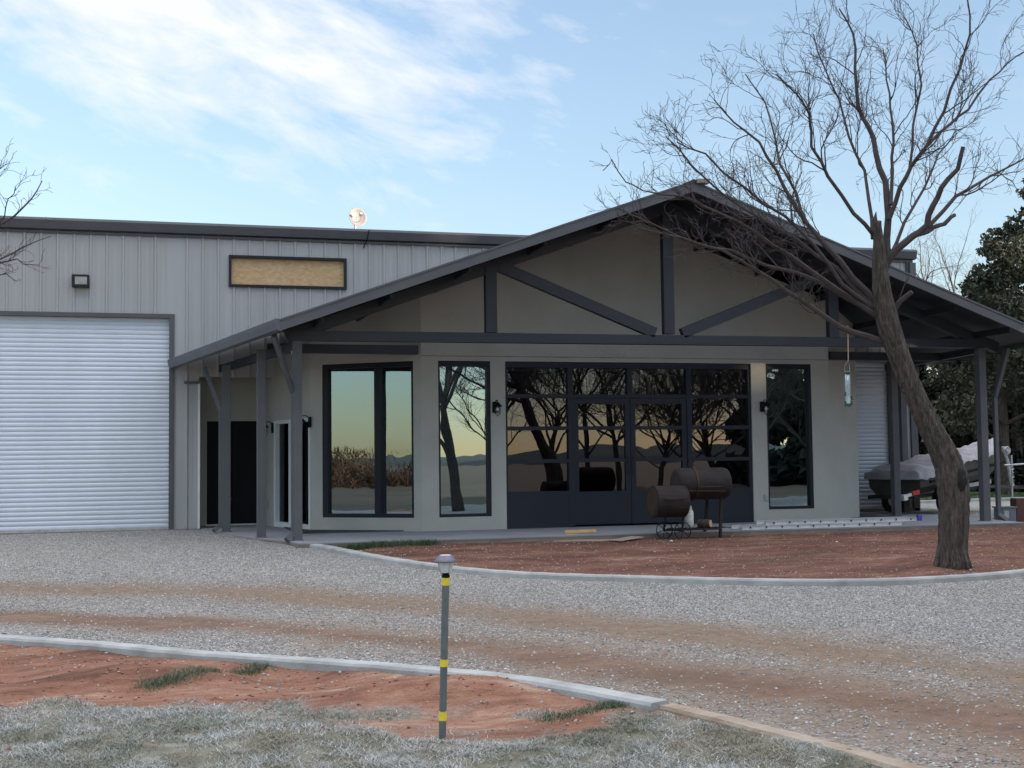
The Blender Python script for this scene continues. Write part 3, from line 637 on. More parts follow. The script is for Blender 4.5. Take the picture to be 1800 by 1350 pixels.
# windows
def pane_part(name, parent, a, b, z0, z1, v, m):
    g = MB(); g.v = [(a, v, z0), (b, v, z0), (b, v, z1), (a, v, z1)]; g.f = [(0, 1, 2, 3)]
    return g.build(name, m, parent)
def front_window(a, b, z0, z1, lab):
    g = MB(); v0, v1 = .01, .12; f = .055
    g.box((a, v0, z1-.1), (b, v1, z1)); g.box((a, v0, z0), (b, v1, z0+f)); g.box((a, v0, z0+f), (a+f-.02, v1, z1-.1)); g.box((b-f-.01, v0, z0+f), (b, v1, z1-.1))
    o = g.build('window', M['frame'], sb); o['label'] = lab
    pane_part('pane', o, a+f-.02, b-f-.01, z0+f, z1-.1, .085, M['gteal'])
front_window(n1a, n1b, WB, WT, 'tall narrow window left of the glazed doors'); front_window(r1a, r1b, WB, WT, 'tall narrow window right of the glazed doors')
# wide window in the chamfer
def cf(s, z, off=0): p = A+dl*s-nl*off; return (p.x, p.y, z)
g = MB()
def cbox(g, a, b, z0, z1, o0, o1): g.prism([cf(a, z0, o0), cf(b, z0, o0), cf(b, z1, o0), cf(a, z1, o0)], -nl*(o1-o0))
cbox(g, s1, s2, WT-.09, WT, .02, .14); cbox(g, s1, s2, WB, WB+.07, .02, .14); cbox(g, s1, s1+.05, WB+.07, WT-.09, .02, .14); cbox(g, s2-.1, s2, WB+.07, WT-.09, .02, .14); cbox(g, .86, .98, WB+.07, WT-.09, .04, .13)
ww = g.build('window', M['frame'], sb); ww['label'] = 'wide two pane window on the angled wall left of the corner'
for a, b in ((s1+.05, .86), (.98, s2-.1)):
    g = MB(); g.v = [cf(a, WB+.07, .1), cf(b, WB+.07, .1), cf(b, WT-.09, .1), cf(a, WT-.09, .1)]; g.f = [(0, 1, 2, 3)]; g.build('pane', M['gteal'], ww)
# glazed door wall
ds = thing  # noqa
cols = [d1, 7.60, 8.80, 10.02, d2]
zr = [0, .66, 1.245, 1.85, 2.47, DT]
g = MB(); fv0, fv1 = .03, .15
g.box((d1, fv0, DT-.10), (d2, fv1, DT)); 
for u, w_ in ((d1+.02, .045), (7.60, .10), (8.80, .10), (10.02, .10), (d2-.03, .06)):
    g.box((u-w_/2, fv0, .0 if u < 7 or u > 11 or abs(u-7.6) < .01 or abs(u-10.02) < .01 else 2.44), (u+w_/2, fv1, DT-.10))
g.box((d1, fv0+.004, 2.43), (d2, fv1-.004, 2.50))
for a, b in ((d1+.04, 7.55), (10.07, d2-.06)):
    for z in (1.245, 1.86): g.box((a, fv0+.006, z-.035), (b, fv1-.006, z+.035))
    g.box((a, fv0+.006, 0), (b, fv1-.03, .62)); g.box((a, fv0, .6), (b, fv1-.006, .68))
dw = g.build('glazed_door_wall', M['doorblue'], sb); dw['label'] = 'dark steel frame of glazed panels round the double doors'
for a, b in ((d1+.04, 7.55), (10.07, d2-.06)):
    for z0, z1 in ((.68, 1.21), (1.28, 1.825), (1.895, 2.43), (2.50, DT-.1)): pane_part('pane', dw, a, b, z0, z1, .1, M['gdark'])
for a, b in ((7.65, 8.75), (8.85, 9.97)): pane_part('pane', dw, a, b, 2.50, DT-.1, .1, M['gdark'])
for a, b, h_ in ((7.655, 8.795, 1), (8.805, 9.965, -1)):
    g = MB(); s = .1
    g.box((a, .05, .04), (b, .12, .66)); g.box((a, .05, 2.32), (b, .12, 2.425)); g.box((a, .05, .66), (a+s, .12, 2.32)); g.box((b-s, .05, .66), (b, .12, 2.32))
    for z in (1.25, 1.86): g.box((a+s, .055, z-.035), (b-s, .115, z+.035))
    o = g.build('door', M['doorblue'], sb); o['label'] = 'left leaf of the glazed double doors' if h_ == 1 else 'right leaf of the glazed double doors'
    for z0, z1 in ((.66, 1.215), (1.285, 1.825), (1.895, 2.32)): pane_part('pane', o, a+s, b-s, z0, z1, .09, M['gdark'])
    x = b-.05 if h_ == 1 else a+.05; g = MB(); g.tube([(x, .05, 1.0), (x, .0, 1.0), (x, .0, 1.3), (x, .05, 1.3)], .009, 6); g.build('handle', M['steel'], o)
# sliding door on the skewed side wall
def sf_(s, z, off=0): p = B+db*s-nb*off; return (p.x, p.y, z)
def sbox(g, a, b, z0, z1, o0, o1): g.prism([sf_(a, z0, o0), sf_(b, z0, o0), sf_(b, z1, o0), sf_(a, z1, o0)], -nb*(o1-o0))
g = MB(); sbox(g, sd0, sd1, SDT-.07, SDT, -.02, .12); sbox(g, sd0, sd1, .0, .1, -.02, .12); sbox(g, sd0, sd0+.05, .1, SDT-.07, -.02, .12); sbox(g, sd1-.1, sd1, .1, SDT-.07, -.02, .12); sbox(g, .95, 1.15, .1, SDT-.07, 0.01, .1)
sbox(g, 1.15, 1.25, .1, SDT-.07, .03, .1)
sl = g.build('sliding_door', M['white'], sb); sl['label'] = 'white framed sliding door on the side wall of the porch'
for a, b in ((sd0+.05, .95), (1.25, sd1-.1)):
    g = MB(); g.v = [sf_(a, .1, .07), sf_(b, .1, .07), sf_(b, SDT-.07, .07), sf_(a, SDT-.07, .07)]; g.f = [(0, 1, 2, 3)]; g.build('pane', M['gside'], sl)
# dark back door
g = MB(); g.box((1.08, 4.24, .02), (1.585, 4.3, 2.15)); g.box((1.595, 4.24, .02), (2.1, 4.3, 2.15)); o = g.build('back_door', M['black'], sb, bevel=.004); o['label'] = 'dark double door at the back of the porch recess'
g = MB(); g.box((1.05, 4.14, -.0), (2.15, 4.24, .03)); g.build('threshold', M['alu'], o)
g = MB(); g.lathe([(.0, 0), (.03, .0), (.03, -.05), (.0, -.05)], 10, (1.52, 4.23, 1.0), 'y'); g.build('handle', M['steel'], o)
# outlets
p = at_v(1347, 874, -.01); g = MB(); g.box((p.x-.04, -.035, p.z-.06), (p.x+.04, -.001, p.z+.06)); g.box((p.x-.03, -.042, p.z-.05), (p.x+.03, -.035, p.z+.05)); g.build('outlet_cover', M['galv'], sb)
g = MB(); sbox(g, 2.25, 2.33, .36, .48, -.03, 0); g.build('outlet_cover', M['galv'], sb)
g = MB(); g.lathe([(.0, -.0), (.035, .0), (.045, .05), (.0, .07)], 12, (PA[0]-.03, PA[1]+.2, 3.07)); g.build('flood_bulb', M['white'], sb)

# ---------------------------------------------------------------- wall lanterns
def lantern(base, nrm, label):
    base = Vector(base); nrm = Vector(nrm).normalized(); side = Vector((0, 0, 1)).cross(nrm)
    t = thing('wall_lantern', label, 'wall light', base, 'caged wall lanterns on the porch walls')
    g = MB(); g.beam(base+Vector((0, 0, -.1)), base+Vector((0, 0, .1)), .1, .03, side=side); g.build('backplate', M['black'], t, bevel=.004)
    c = base+nrm*.17
    g = MB(); g.tube([base+Vector((0, 0, .05)), base+nrm*.03+Vector((0, 0, .1)), base+nrm*.09+Vector((0, 0, .13)), c+Vector((0, 0, .12)), c+Vector((0, 0, .08))], .009, 6); g.build('arm', M['black'], t)
    g = MB(); g.lathe([(.015, .09), (.03, .075), (.085, .02), (.088, .005), (.06, .005)], 16, c); g.build('cap', M['black'], t)
    g = MB()
    for k in range(4):
        a = k*math.pi/2+.4; e = Vector((math.cos(a), math.sin(a), 0))
        g.tube([c+e*.06+Vector((0, 0, .01)), c+e*.066+Vector((0, 0, -.06)), c+e*.06+Vector((0, 0, -.11)), c+e*.035+Vector((0, 0, -.145)), c+Vector((0, 0, -.155))], .0045, 5)
    g.lathe([(.0, -.15), (.008, -.155), (.004, -.18), (0, -.185)], 8, c); g.build('cage', M['black'], t)
    g = MB(); g.lathe([(.035, .0), (.04, -.04), (.038, -.1), (.0, -.125)], 14, c); g.build('globe', M['gclear'], t, smooth=True)
    g = MB(); g.lathe([(.008, .0), (.018, -.03), (.0, -.07)], 10, c); g.build('bulb', M['white'], t, smooth=True)
p = at_v(870, 716, 0); lantern((p.x, -.016, p.z), (0, -1, 0), 'black caged lantern between the narrow left window and the glazed doors')
p = at_v(1339.5, 715, 0); lantern((p.x, -.016, p.z), (0, -1, 0), 'black caged lantern between the glazed doors and the narrow right window')
p = Vector(sf_(2.02, 1.98)); lantern(p+nb*.016, nb, 'black caged lantern on the far side of the white sliding door')
p = Vector(sf_(-.0, 2.03))-db*.0; lantern(p+nb*.016, nb, 'black caged lantern near the wide window, half hidden by the front post')
# flood light on the metal wall
p = at_v(142, 495, VM-.03)
t = thing('flood_light', 'small dark flood light high on the metal wall above the garage door', 'flood light', (p.x, p.y, p.z))
g = MB(); g.prism([(p.x-.16, VM-.03, p.z-.12), (p.x-.16, VM-.03, p.z+.12), (p.x-.16, VM-.19, p.z+.12), (p.x-.16, VM-.15, p.z-.12)], (.32, 0, 0)); g.build('housing', M['steel'], t, bevel=.006)
g = MB(); n = len(g.v); g.prism([(p.x-.10, VM-.161, p.z-.07), (p.x+.12, VM-.161, p.z-.07), (p.x+.12, VM-.186, p.z+.075), (p.x-.10, VM-.186, p.z+.075)], (0, -.006, 0)); g.build('lens', M['galv'], t)
# dish
p = at_v(627, 383, 4.4)
t = thing('satellite_dish', 'round white satellite dish on the roof edge of the metal building', 'satellite dish', (p.x, p.y, EZ+.2))
nf = Vector((.25, -1, .12)).normalized()
a = nf.orthogonal().normalized(); b = nf.cross(a); g = MB(); R_ = .205; nr_, ns = 7, 32
for i in range(nr_+1):
    for j in range(ns):
        th = 2*math.pi*j/ns; r_ = R_*i/nr_; q = p+(a*math.cos(th)+b*math.sin(th))*r_+nf*(.065*(i/nr_)**2); g.v.append(tuple(q))
for i in range(nr_):
    for j in range(ns): g.f.append((i*ns+j, i*ns+(j+1) % ns, (i+1)*ns+(j+1) % ns, (i+1)*ns+j))
o = g.build('reflector', M['dish'], t, smooth=True); m_ = o.modifiers.new('s', 'SOLIDIFY'); m_.thickness = .008
g = MB(); g.tube([p-nf*.02, p+nf*.02-Vector((0, 0, .1)), p+nf*.2-Vector((0, 0, .12)), p+nf*.24-Vector((0, 0, .01))], .008, 6); g.build('feed_arm', M['galv'], t)
g = MB(); g.beam(p+nf*.2+Vector((0, 0, 0)), p+nf*.27+Vector((0, 0, .02)), .05, .06); g.build('feed_horn', M['galv'], t)
g = MB(); g.tube([p-nf*.02, p-nf*.1-Vector((0, 0, .08)), (p.x, p.y+.12, EZ+.2)], .02, 8); g.build('mast', M['galv'], t)
g = MB(); g.tube([at_v(649, 404, VM-.17), at_v(648, 408, VM-.2), at_v(646, 418, VM-.18), at_v(644, 424, VM-.06), at_v(641, 431, VM-.04), at_v(639, 436, VM-.03)], .011, 6)
tag(g.build('antenna_cable', M['black']), 'short black cable hanging over the eave beside the satellite dish', 'cable')

# ---------------------------------------------------------------- solar path light
b0 = at_z(777, 1289, -.31); gz0 = gzf(b0.x, b0.y)
dep = (b0-CAM).dot(fw)
Tp = at_depth(784.3, 977, dep)
t = thing('solar_light', 'solar path light on a tall grey pole with three yellow bands', 'path light', (b0.x, b0.y, gz0))
ax = (Tp-Vector((b0.x, b0.y, gz0-.02))).normalized(); Lp = (Tp-Vector((b0.x, b0.y, gz0))).length
bot = Vector((b0.x, b0.y, gz0-.03))
def along(f): return bot+ax*((Lp+.03)*f)
g = MB(); g.tube([bot, along(.885)], .0215, 16); g.build('pole', M['pvc'], t, smooth=False)
for f0, f1 in ((.845, .885), (.415, .453), (.13, .178)):
    g = MB(); g.tube([along(f0), along(f1)], .0228, 16); g.build('band', M['yellow'], t)
def onax(z0): return along(.885)+ax*z0
c = onax(0)
g = MB(); g.lathe([(.0, 0), (.024, 0), (.026, .012), (.018, .02), (.03, .028), (.0, .03)], 18, c); g.build('collar', M['black'], t)
g = MB(); g.lathe([(.034, .028), (.0345, .03), (.049, .088), (.048, .09)], 20, c); o = g.build('lamp_shade', M['gclear'], t, smooth=True)
M['frost'] = mat('frost', (.55, .56, .56), .5, 0, .1, 30); o.data.materials[0] = M['frost']
for k in range(4):
    g = MB(); a = k*math.pi/2+.3; e = Vector((math.cos(a), math.sin(a), 0)); g.beam(c+e*.036+Vector((0, 0, .028)), c+e*.0505+Vector((0, 0, .09)), .004, .004); g.build('rib', M['galv'], t)
g = MB(); g.lathe([(.0, .09), (.062, .09), (.066, .094), (.062, .102), (.044, .122), (.040, .126), (.0, .127)], 28, c); g.build('cap', M['capgrey'], t)
g = MB(); g.box((c.x-.027, c.y-.027, c.z+.127), (c.x+.027, c.y+.027, c.z+.130)); g.build('solar_panel', M['white'], t)

# ---------------------------------------------------------------- smoker
sm = at_z(1225, 948, -.13); su, sv = 9.15, -2.78
t = thing('smoker', 'rusty double barrel smoker on spoked wheels standing before the doors', 'smoker', (su, sv, gzf(su, sv)))
def P2(px, py, v): return at_v(px, py, v)
c1 = P2(1186, 851, -2.75); c2 = P2(1278, 851, -2.75); R1 = .27
g = MB(); g.lathe([(.0, 0), (R1*.75, .0), (R1*.95, .03), (R1, .08), (R1, (c2.x-c1.x)-.08), (R1*.95, (c2.x-c1.x)-.03), (R1*.75, (c2.x-c1.x)), (.0, (c2.x-c1.x))], 28, c1, 'x'); o = g.build('cooking_chamber', M['rust'], t, smooth=True)
g = MB(); g.lathe([(R1+.006, .3), (R1+.012, .3), (R1+.012, .33), (R1+.006, .33)], 28, c1, 'x'); g.beam(c1+Vector((.15, -R1*.93, -.11)), c2+Vector((-.15, -R1*.93, -.11)), .02, .02); g.build('seam', M['rustend'], o)
g = MB(); g.tube([c1+Vector((.3, -R1, -.05)), c1+Vector((.3, -R1-.06, -.05)), c1+Vector((.7, -R1-.06, -.05)), c1+Vector((.7, -R1, -.05))], .01, 6); g.build('lid_handle', M['steel'], o)
f1 = P2(1147, 882, -3.0); f2 = P2(1203, 882, -3.0); R2 = .262; lf = f2.x-f1.x
g = MB(); g.lathe([(.0, 0), (R2-.01, .0), (R2+.008, .01), (R2+.008, .02), (R2, .03), (R2, lf-.03), (R2+.006, lf-.02), (R2-.01, lf), (.0, lf)], 28, f1, 'x'); o = g.build('firebox', M['rust'], t, smooth=False)
g = MB(); g.lathe([(.0, -.006), (R2-.03, -.006), (R2-.03, .001), (.0, .001)], 24, f1, 'x'); g.lathe([(.0, -.03), (.03, -.03), (.03, -.006), (0, -.006)], 10, f1+Vector((0, -.12, -.12)), 'x'); g.build('firebox_door', M['rustend'], o)
g = MB(); g.beam(f1+Vector((.1, -R2-.02, .05)), f1+Vector((lf-.1, -R2-.02, .05)), .02, .02); g.build('hinge', M['steel'], o)
gzs = gzf(su, sv)
for (a, b) in (((1268, 880), (1266, 950)), ((1244, 880), (1238, 945))):
    q0 = P2(a[0], a[1], -2.85 if a[0] > 1250 else -2.4); q1 = P2(b[0], b[1], -2.9 if a[0] > 1250 else -2.45); q1.z = gzf(q1.x, q1.y)-.01; q0.z = c1.z-R1+.06
    g = MB(); g.beam(q0, q1, .05, .04); g.build('leg', M['rust'], t)
wr = .145
for px, v in ((1168, -2.6), (1200, -3.05)):
    c = P2(px, 930, v); c.z = gzf(c.x, c.y)+wr-.01
    g = MB(); pts = [c+Vector((math.cos(a)*wr, 0, math.sin(a)*wr)) for a in [2*math.pi*i/28 for i in range(29)]]; g.tube(pts, .010, 6)
    o = g.build('wheel', M['steel'], t)
    g = MB()
    for k in range(6): a = k*math.pi/3+.3; g.beam(c, c+Vector((math.cos(a)*wr, 0, math.sin(a)*wr)), .012, .008)
    g.lathe([(.0, -.02), (.022, -.02), (.022, .02), (0, .02)], 10, c, 'y'); g.build('spokes', M['steel'], o)
    g = MB(); g.beam(Vector((c.x+.04, v+.02, f1.z-R2+.05)), c+Vector((0, .03, 0)), .05, .02); g.build('leg', M['steel'], t)
g = MB(); za = gzs+.16
for v in (-3.0, -2.62): g.beam((P2(1172, 930, v).x, v, za), (P2(1264, 930, v).x, v, za), .025, .025)
for i in range(8): x = 8.62+i*.11; g.box((x, -3.0, za+.012), (x+.035, -2.62, za+.02))
g.beam((P2(1168, 930, -2.6).x, -2.6, gzs+wr), (P2(1200, 930, -3.05).x, -3.05, gzs+wr), .018, .018)
g.build('shelf', M['rust'], t)
c = P2(1211, 900, -2.85); c.z = za+.02
t = thing('propane_tank', 'small white propane cylinder on the shelf of the smoker', 'gas cylinder', c)
g = MB(); g.lathe([(.05, 0), (.055, .01), (.075, .03), (.078, .06), (.078, .26), (.06, .305), (.02, .32), (0, .32)], 22, c); g.build('tank_body', M['tankwhite'], t, smooth=True)
g = MB(); g.lathe([(.045, .3), (.05, .3), (.05, .37), (.045, .37)], 16, c); g.build('collar', M['tankwhite'], t)
g = MB(); g.lathe([(.012, .31), (.012, .35), (.02, .35), (.02, .365), (0, .365)], 10, c); g.build('valve', M['steel'], t)
c = P2(1240, 912, -2.85); c.z = za+.02+.07
t = thing('short_log', 'short round log with a pale cut end on the smoker shelf', 'log', c)
dlog = Vector((.7, -.7, 0)).normalized()
g = MB(); g.tube([c-dlog*.13, c-dlog*.02, c+dlog*.09], [.068, .07, .068], 14); g.build('bark', M['bark'], t)
g = MB(); g.tube([c+dlog*.0905, c+dlog*.094], [.062, .062], 14); g.build('cut_end', M['wood'], t)

# ---------------------------------------------------------------- ladder on the slab edge
def ladder(name, u0_, u1_, v0, v1, z, lab):
    t = thing(name, lab, 'ladder', (u0_, v0, z), 'ladder sections lying on the porch')
    for v in (v0, v1):
        g = MB(); g.box((u0_, v-.014, z), (u1_, v+.014, z+.068)); g.box((u0_, v-.022, z), (u1_, v+.022, z+.008)); g.box((u0_, v-.022, z+.060), (u1_, v+.022, z+.068)); g.build('rail', M['alu'], t)
    n = int((u1_-u0_)/.305)
    for k in range(n):
        u = u0_+.16+k*.305; g = MB(); g.tube([(u, v0-.024, z+.034), (u, v1+.024, z+.034)], .014, 8); o = g.build('rung', M['alu'], t)
        g = MB(); g.tube([(u, v0-.030, z+.04), (u, v0-.0245, z+.04)], .016, 8); g.build('rung_end', M['black'], o)
    return t
la = at_z(1288, 931, 0).x; lb = at_z(1572, 923, 0).x; lc = at_z(1330, 922, .08).x; ld = at_z(1598, 915, .08).x
ladder('ladder', la+.05, lb, -2.4, -1.98, .004, 'aluminium ladder section lying flat on the slab edge, the nearer one')
t = ladder('ladder', lc+.1, ld+.15, -2.31, -1.96, .072, 'aluminium ladder section resting on top of the nearer ladder, with a blue end cap')
g = MB(); g.box((ld+.12, -2.365, .08), (ld+.2, -2.3, .18)); g.build('end_cap', M['blue'], t)

# ---------------------------------------------------------------- scraps
def plank(name, pxa, pxb, th, wd, mt, lab, cat, lift=0, tilt=0.):
    a = at_z(*pxa, -.12); b = at_z(*pxb, -.12); a.z = gzf(a.x, a.y)+lift+th/2; b.z = gzf(b.x, b.y)+lift+th/2+tilt
    g = MB(); g.beam(a, b, th, wd, side=(0, 0, 1)); o = g.build(name, mt, bevel=.002); return tag(o, lab, cat)
plank('plywood_scrap', (975, 955), (1105, 955), .015, .42, M['greywood'], 'large grey weathered board lying flat on the soil before the doors', 'board')
plank('plywood_scrap', (1080, 957), (1122, 954), .012, .3, M['greywood'], 'small warped grey board at the right end of the large flat board', 'board', .02, .02)
plank('lumber', (995, 952), (1052, 951), .05, .09, M['wood'], 'lower yellow timber offcut lying on the grey board', 'timber', .03)
plank('lumber', (993, 950), (1048, 949), .05, .09, M['wood'], 'upper yellow timber offcut stacked on the other offcut', 'timber', .085)
plank('stick', (845, 957.5), (926, 955), .012, .03, M['wood'], 'long thin stick lying on the soil in front of the slab', 'stick', .01)
plank('metal_bar', (524, 953), (572, 951), .02, .05, M['steel'], 'dark bar lying on the slab corner beside the front post', 'bar', .13)
def litter(px, py, s, lab, mt=None):
    p = at_z(px, py, -.14); p.z = gzf(p.x, p.y)+s*.3; g = MB(); n = 9
    for k in range(n): a = 2*math.pi*k/n; g.v.append((p.x+math.cos(a)*s*random.uniform(.5, 1.1), p.y+math.sin(a)*s*random.uniform(.5, 1), p.z+random.uniform(-.3, .5)*s))
    g.v.append((p.x, p.y, p.z+s*.6)); 
    for k in range(n): g.f.append((k, (k+1) % n, n))
    o = g.build('paper_scrap', mt or M['white']); mm = o.modifiers.new('s', 'SOLIDIFY'); mm.thickness = .004; tag(o, lab, 'litter')
litter(1608, 937, .07, 'crumpled white paper on the red soil left of the tree trunk')
litter(1575, 932, .04, 'small white scrap at the slab edge below the ladder end')
litter(990, 954, .05, 'white scrap on the left end of the grey board')
litter(1087, 945, .04, 'small white scrap just behind the grey boards')
litter(1180, 957, .035, 'small white scrap on the soil in front of the smoker wheels')
litter(1471, 958, .03, 'tiny white scrap on the soil between ladder and tree')
p = at_z(1577, 914, 0); g = MB(); g.box((p.x-.09, p.y, .0), (p.x+.12, p.y+.1, .05)); g.v = [(x+.03*z*10*0, y, z) for x, y, z in g.v]; tag(g.build('rag', M['blue'], bevel=.02), 'folded blue rag on the slab by the ladder', 'rag')

# ---------------------------------------------------------------- boat on trailer
bd = Vector((.93, .30, 0)).normalized(); bn = Vector((-bd.y, bd.x, 0))
st = Vector((15.55, 1.75, 0))
bt = thing('covered_boat', 'dark jon boat under a grey fabric cover, sitting on its trailer', 'boat', st)
BLN = 3.55
def bp(s, y, z): return st+bd*s+bn*y+Vector((0, 0, z))
g = MB(); ns = 14
sec = []
for i in range(ns+1):
    f = i/ns; s = f*BLN; rise = .40*f+.12*f*f; hw = .72*(1-max(0, (f-.55)/.45)**2.2*.93); ht = .46+.12*f
    kz = .42+rise+.22*max(0, (f-.7)/.3)**2; top = .42+rise*.95+ht
    ring = [(-hw, top), (-hw*.96, kz+.16), (-hw*.72, kz), (0, kz-.02), (hw*.72, kz), (hw*.96, kz+.16), (hw, top)]
    sec.append((s, hw, top)); 
    for y, z in ring: g.v.append(tuple(bp(s, y, z)))
k = 7
for i in range(ns):
    for j in range(k-1): g.f.append((i*k+j, i*k+j+1, (i+1)*k+j+1, (i+1)*k+j))
g.f.append(tuple(range(k))); g.f.append(tuple(ns*k+j for j in range(k))[::-1])
g.build('hull', M['hull'], bt, smooth=False)
g = MB(); kk = 13; random.seed(3); n2 = 40
for i in range(n2+1):
    f = -.03+1.04*i/n2; s = f*BLN; q = min(ns, max(0, f*ns)); i0 = min(ns-1, int(q)); fr = q-i0
    hw = sec[i0][1]*(1-fr)+sec[i0+1][1]*fr; top = sec[i0][2]*(1-fr)+sec[i0+1][2]*fr
    hump = .14*math.exp(-((f-.35)/.16)**2)+.2*math.exp(-((f-.62)/.1)**2)*.5+.12*math.exp(-((f-.92)/.1)**2)+.06+.12*math.exp(-((f-.06)/.05)**2)
    hem = .04+.05*math.sin(f*23)+.10*max(0, .2-f)*5
    for j in range(kk):
        a = math.pi*j/(kk-1); y = -math.cos(a)*(hw+.03); z = top+hump*math.sin(a)**.8 if 0 < j < kk-1 else top-hem
        if j in (1, kk-2): z = top+.02
        z += .018*math.sin(i*1.9+j)+.016*math.sin(i*.8-j*2.1)+random.uniform(-.012, .012); g.v.append(tuple(bp(s, y, z)))
for i in range(n2):
    for j in range(kk-1): g.f.append((i*kk+j, i*kk+j+1, (i+1)*kk+j+1, (i+1)*kk+j))
g.f.append(tuple(range(kk))); g.f.append(tuple(n2*kk+j for j in range(kk)))
g.build('cover', M['cover'], bt, smooth=True)
g = MB()
for y in (-.735, .735): g.beam(bp(.3, y*.98, .70), bp(2.9, y*.93, 1.10), .05, .05)
g.build('rub_rail', M['black'], bt)
tr = thing('boat_trailer', 'dark boat trailer with red tail light under the covered boat', 'trailer', st)
g = MB()
for y in (-.5, .5): g.beam(bp(-.25, y, .36), bp(2.6, y*.8, .55), .08, .05); g.beam(bp(2.6, y*.8, .55), bp(4.3, 0, .50), .07, .05)
for s in (0, 1.2, 2.3): g.beam(bp(s, -.55, .36+s*.07), bp(s, .55, .36+s*.07), .06, .05)
g.beam(bp(4.2, 0, .50), bp(5.1, 0, .46), .08, .06)
g.build('frame', M['steel'], tr)
g = MB(); g.beam(bp(.2, -.45, .42), bp(2.8, -.4, .66), .09, .03); g.build('bunk', M['galv'], tr)
for y in (-.74, .74):
    c = bp(.75, y, .27); wn = bn
    g = MB(); R3 = .27
    pts = [c+(bd*math.cos(a)+Vector((0, 0, 1))*math.sin(a))*.2 for a in [2*math.pi*i/24 for i in range(25)]]; g.tube(pts, .075, 8); o = g.build('wheel', M['tyre'], tr, smooth=True)
    g = MB(); g.tube([c-bn*.03, c+bn*.03], [.14, .14], 18); g.build('rim', M['white'], o)
    g = MB(); pts = [c+(bd*math.cos(a)+Vector((0, 0, 1))*math.sin(a))*.32 for a in [math.pi*(.05+.9*i/12) for i in range(13)]]
    for a, b in zip(pts[:-1], pts[1:]): g.beam(a, b, .015, .2, side=(a-c))
    g.build('fender', M['black'], tr)
g = MB(); g.beam(bp(-.45, -.62, .40), bp(-.05, -.62, .47), .06, .05); g.beam(bp(-.5, -.62, .37), bp(-.38, -.62, .39), .12, .1); g.build('light_bracket', M['white'], tr)
g = MB(); g.beam(bp(-.22, -.65, .46), bp(.0, -.65, .49), .09, .05); g.build('tail_light', M['red'], tr)
g = MB(); c = bp(4.15, 0, .5); g.beam(c, c+Vector((-.1, 0, .62)), .06, .05); g.beam(c+Vector((-.1, 0, .62)), c+Vector((-.22, 0, .95)), .05, .05); g.build('winch_post', M['galv'], tr)
g = MB(); c2_ = c+Vector((-.15, 0, .86)); pts = [c2_+Vector((math.cos(a)*.08, -.06, math.sin(a)*.08)) for a in [2*math.pi*i/14 for i in range(15)]]; g.tube(pts, .018, 6); g.tube([c2_+Vector((0, -.1, 0)), c2_+Vector((0, .08, 0))], .05, 10); g.build('winch', M['galv'], tr)
g = MB(); c = bp(4.62, -.08, 0); g.tube([c+Vector((.08, 0, .05)), c+Vector((-.02, 0, .95))], .028, 8); g.tube([c+Vector((-.02, 0, .95)), c+Vector((.08, -.06, .95)), c+Vector((.08, -.06, .85))], .012, 6); g.build('tongue_jack', M['white'], tr)
p = at_z(1776, 914, -.02)
t = thing('utility_box', 'grey utility box on the gravel right of the far porch post', 'box', (p.x, p.y+.2, gzf(p.x, p.y)))
zb = gzf(p.x, p.y)
g = MB(); g.box((p.x-.17, p.y, zb), (p.x+.14, p.y+.28, zb+.29)); g.build('housing', M['box'], t, bevel=.01)
g = MB(); g.box((p.x-.19, p.y-.012, zb+.292), (p.x+.16, p.y+.3, zb+.32)); g.build('lid', M['box'], t)
g = MB(); g.box((p.x-.13, p.y-.006, zb+.1), (p.x-.03, p.y-.001, zb+.24)); g.build('panel', M['galv'], t)
p = at_z(1797, 912, -.02); zb = gzf(p.x, p.y); g = MB(); g.box((p.x-.05, p.y+.1, zb), (p.x+.2, p.y+.3, zb+.46)); tag(g.build('timber_post', M['brick'], bevel=.01), 'short reddish brown post at the right edge beside the grey box', 'post')
p = at_v(1780, 860, 2.2); t = thing('pipe_stand', 'thin galvanised pipe stand with a hanging chain at the far right', 'pipe stand', (p.x, p.y, 0))
g = MB(); g.tube([(p.x-.02, p.y, -.1), (p.x, p.y, 1.25)], .02, 8); g.tube([(p.x-.2, p.y, 1.02), (p.x+.5, p.y, 1.05)], .02, 8); g.build('pipe', M['galv'], t)
g = MB()
for k in range(8): g.tube([(p.x+.03*math.sin(k*2), p.y-.03, 1.0-k*.06), (p.x-.03*math.sin(k*2), p.y-.03, .96-k*.06)], .012, 5)
g.build('chain', M['galv'], t)

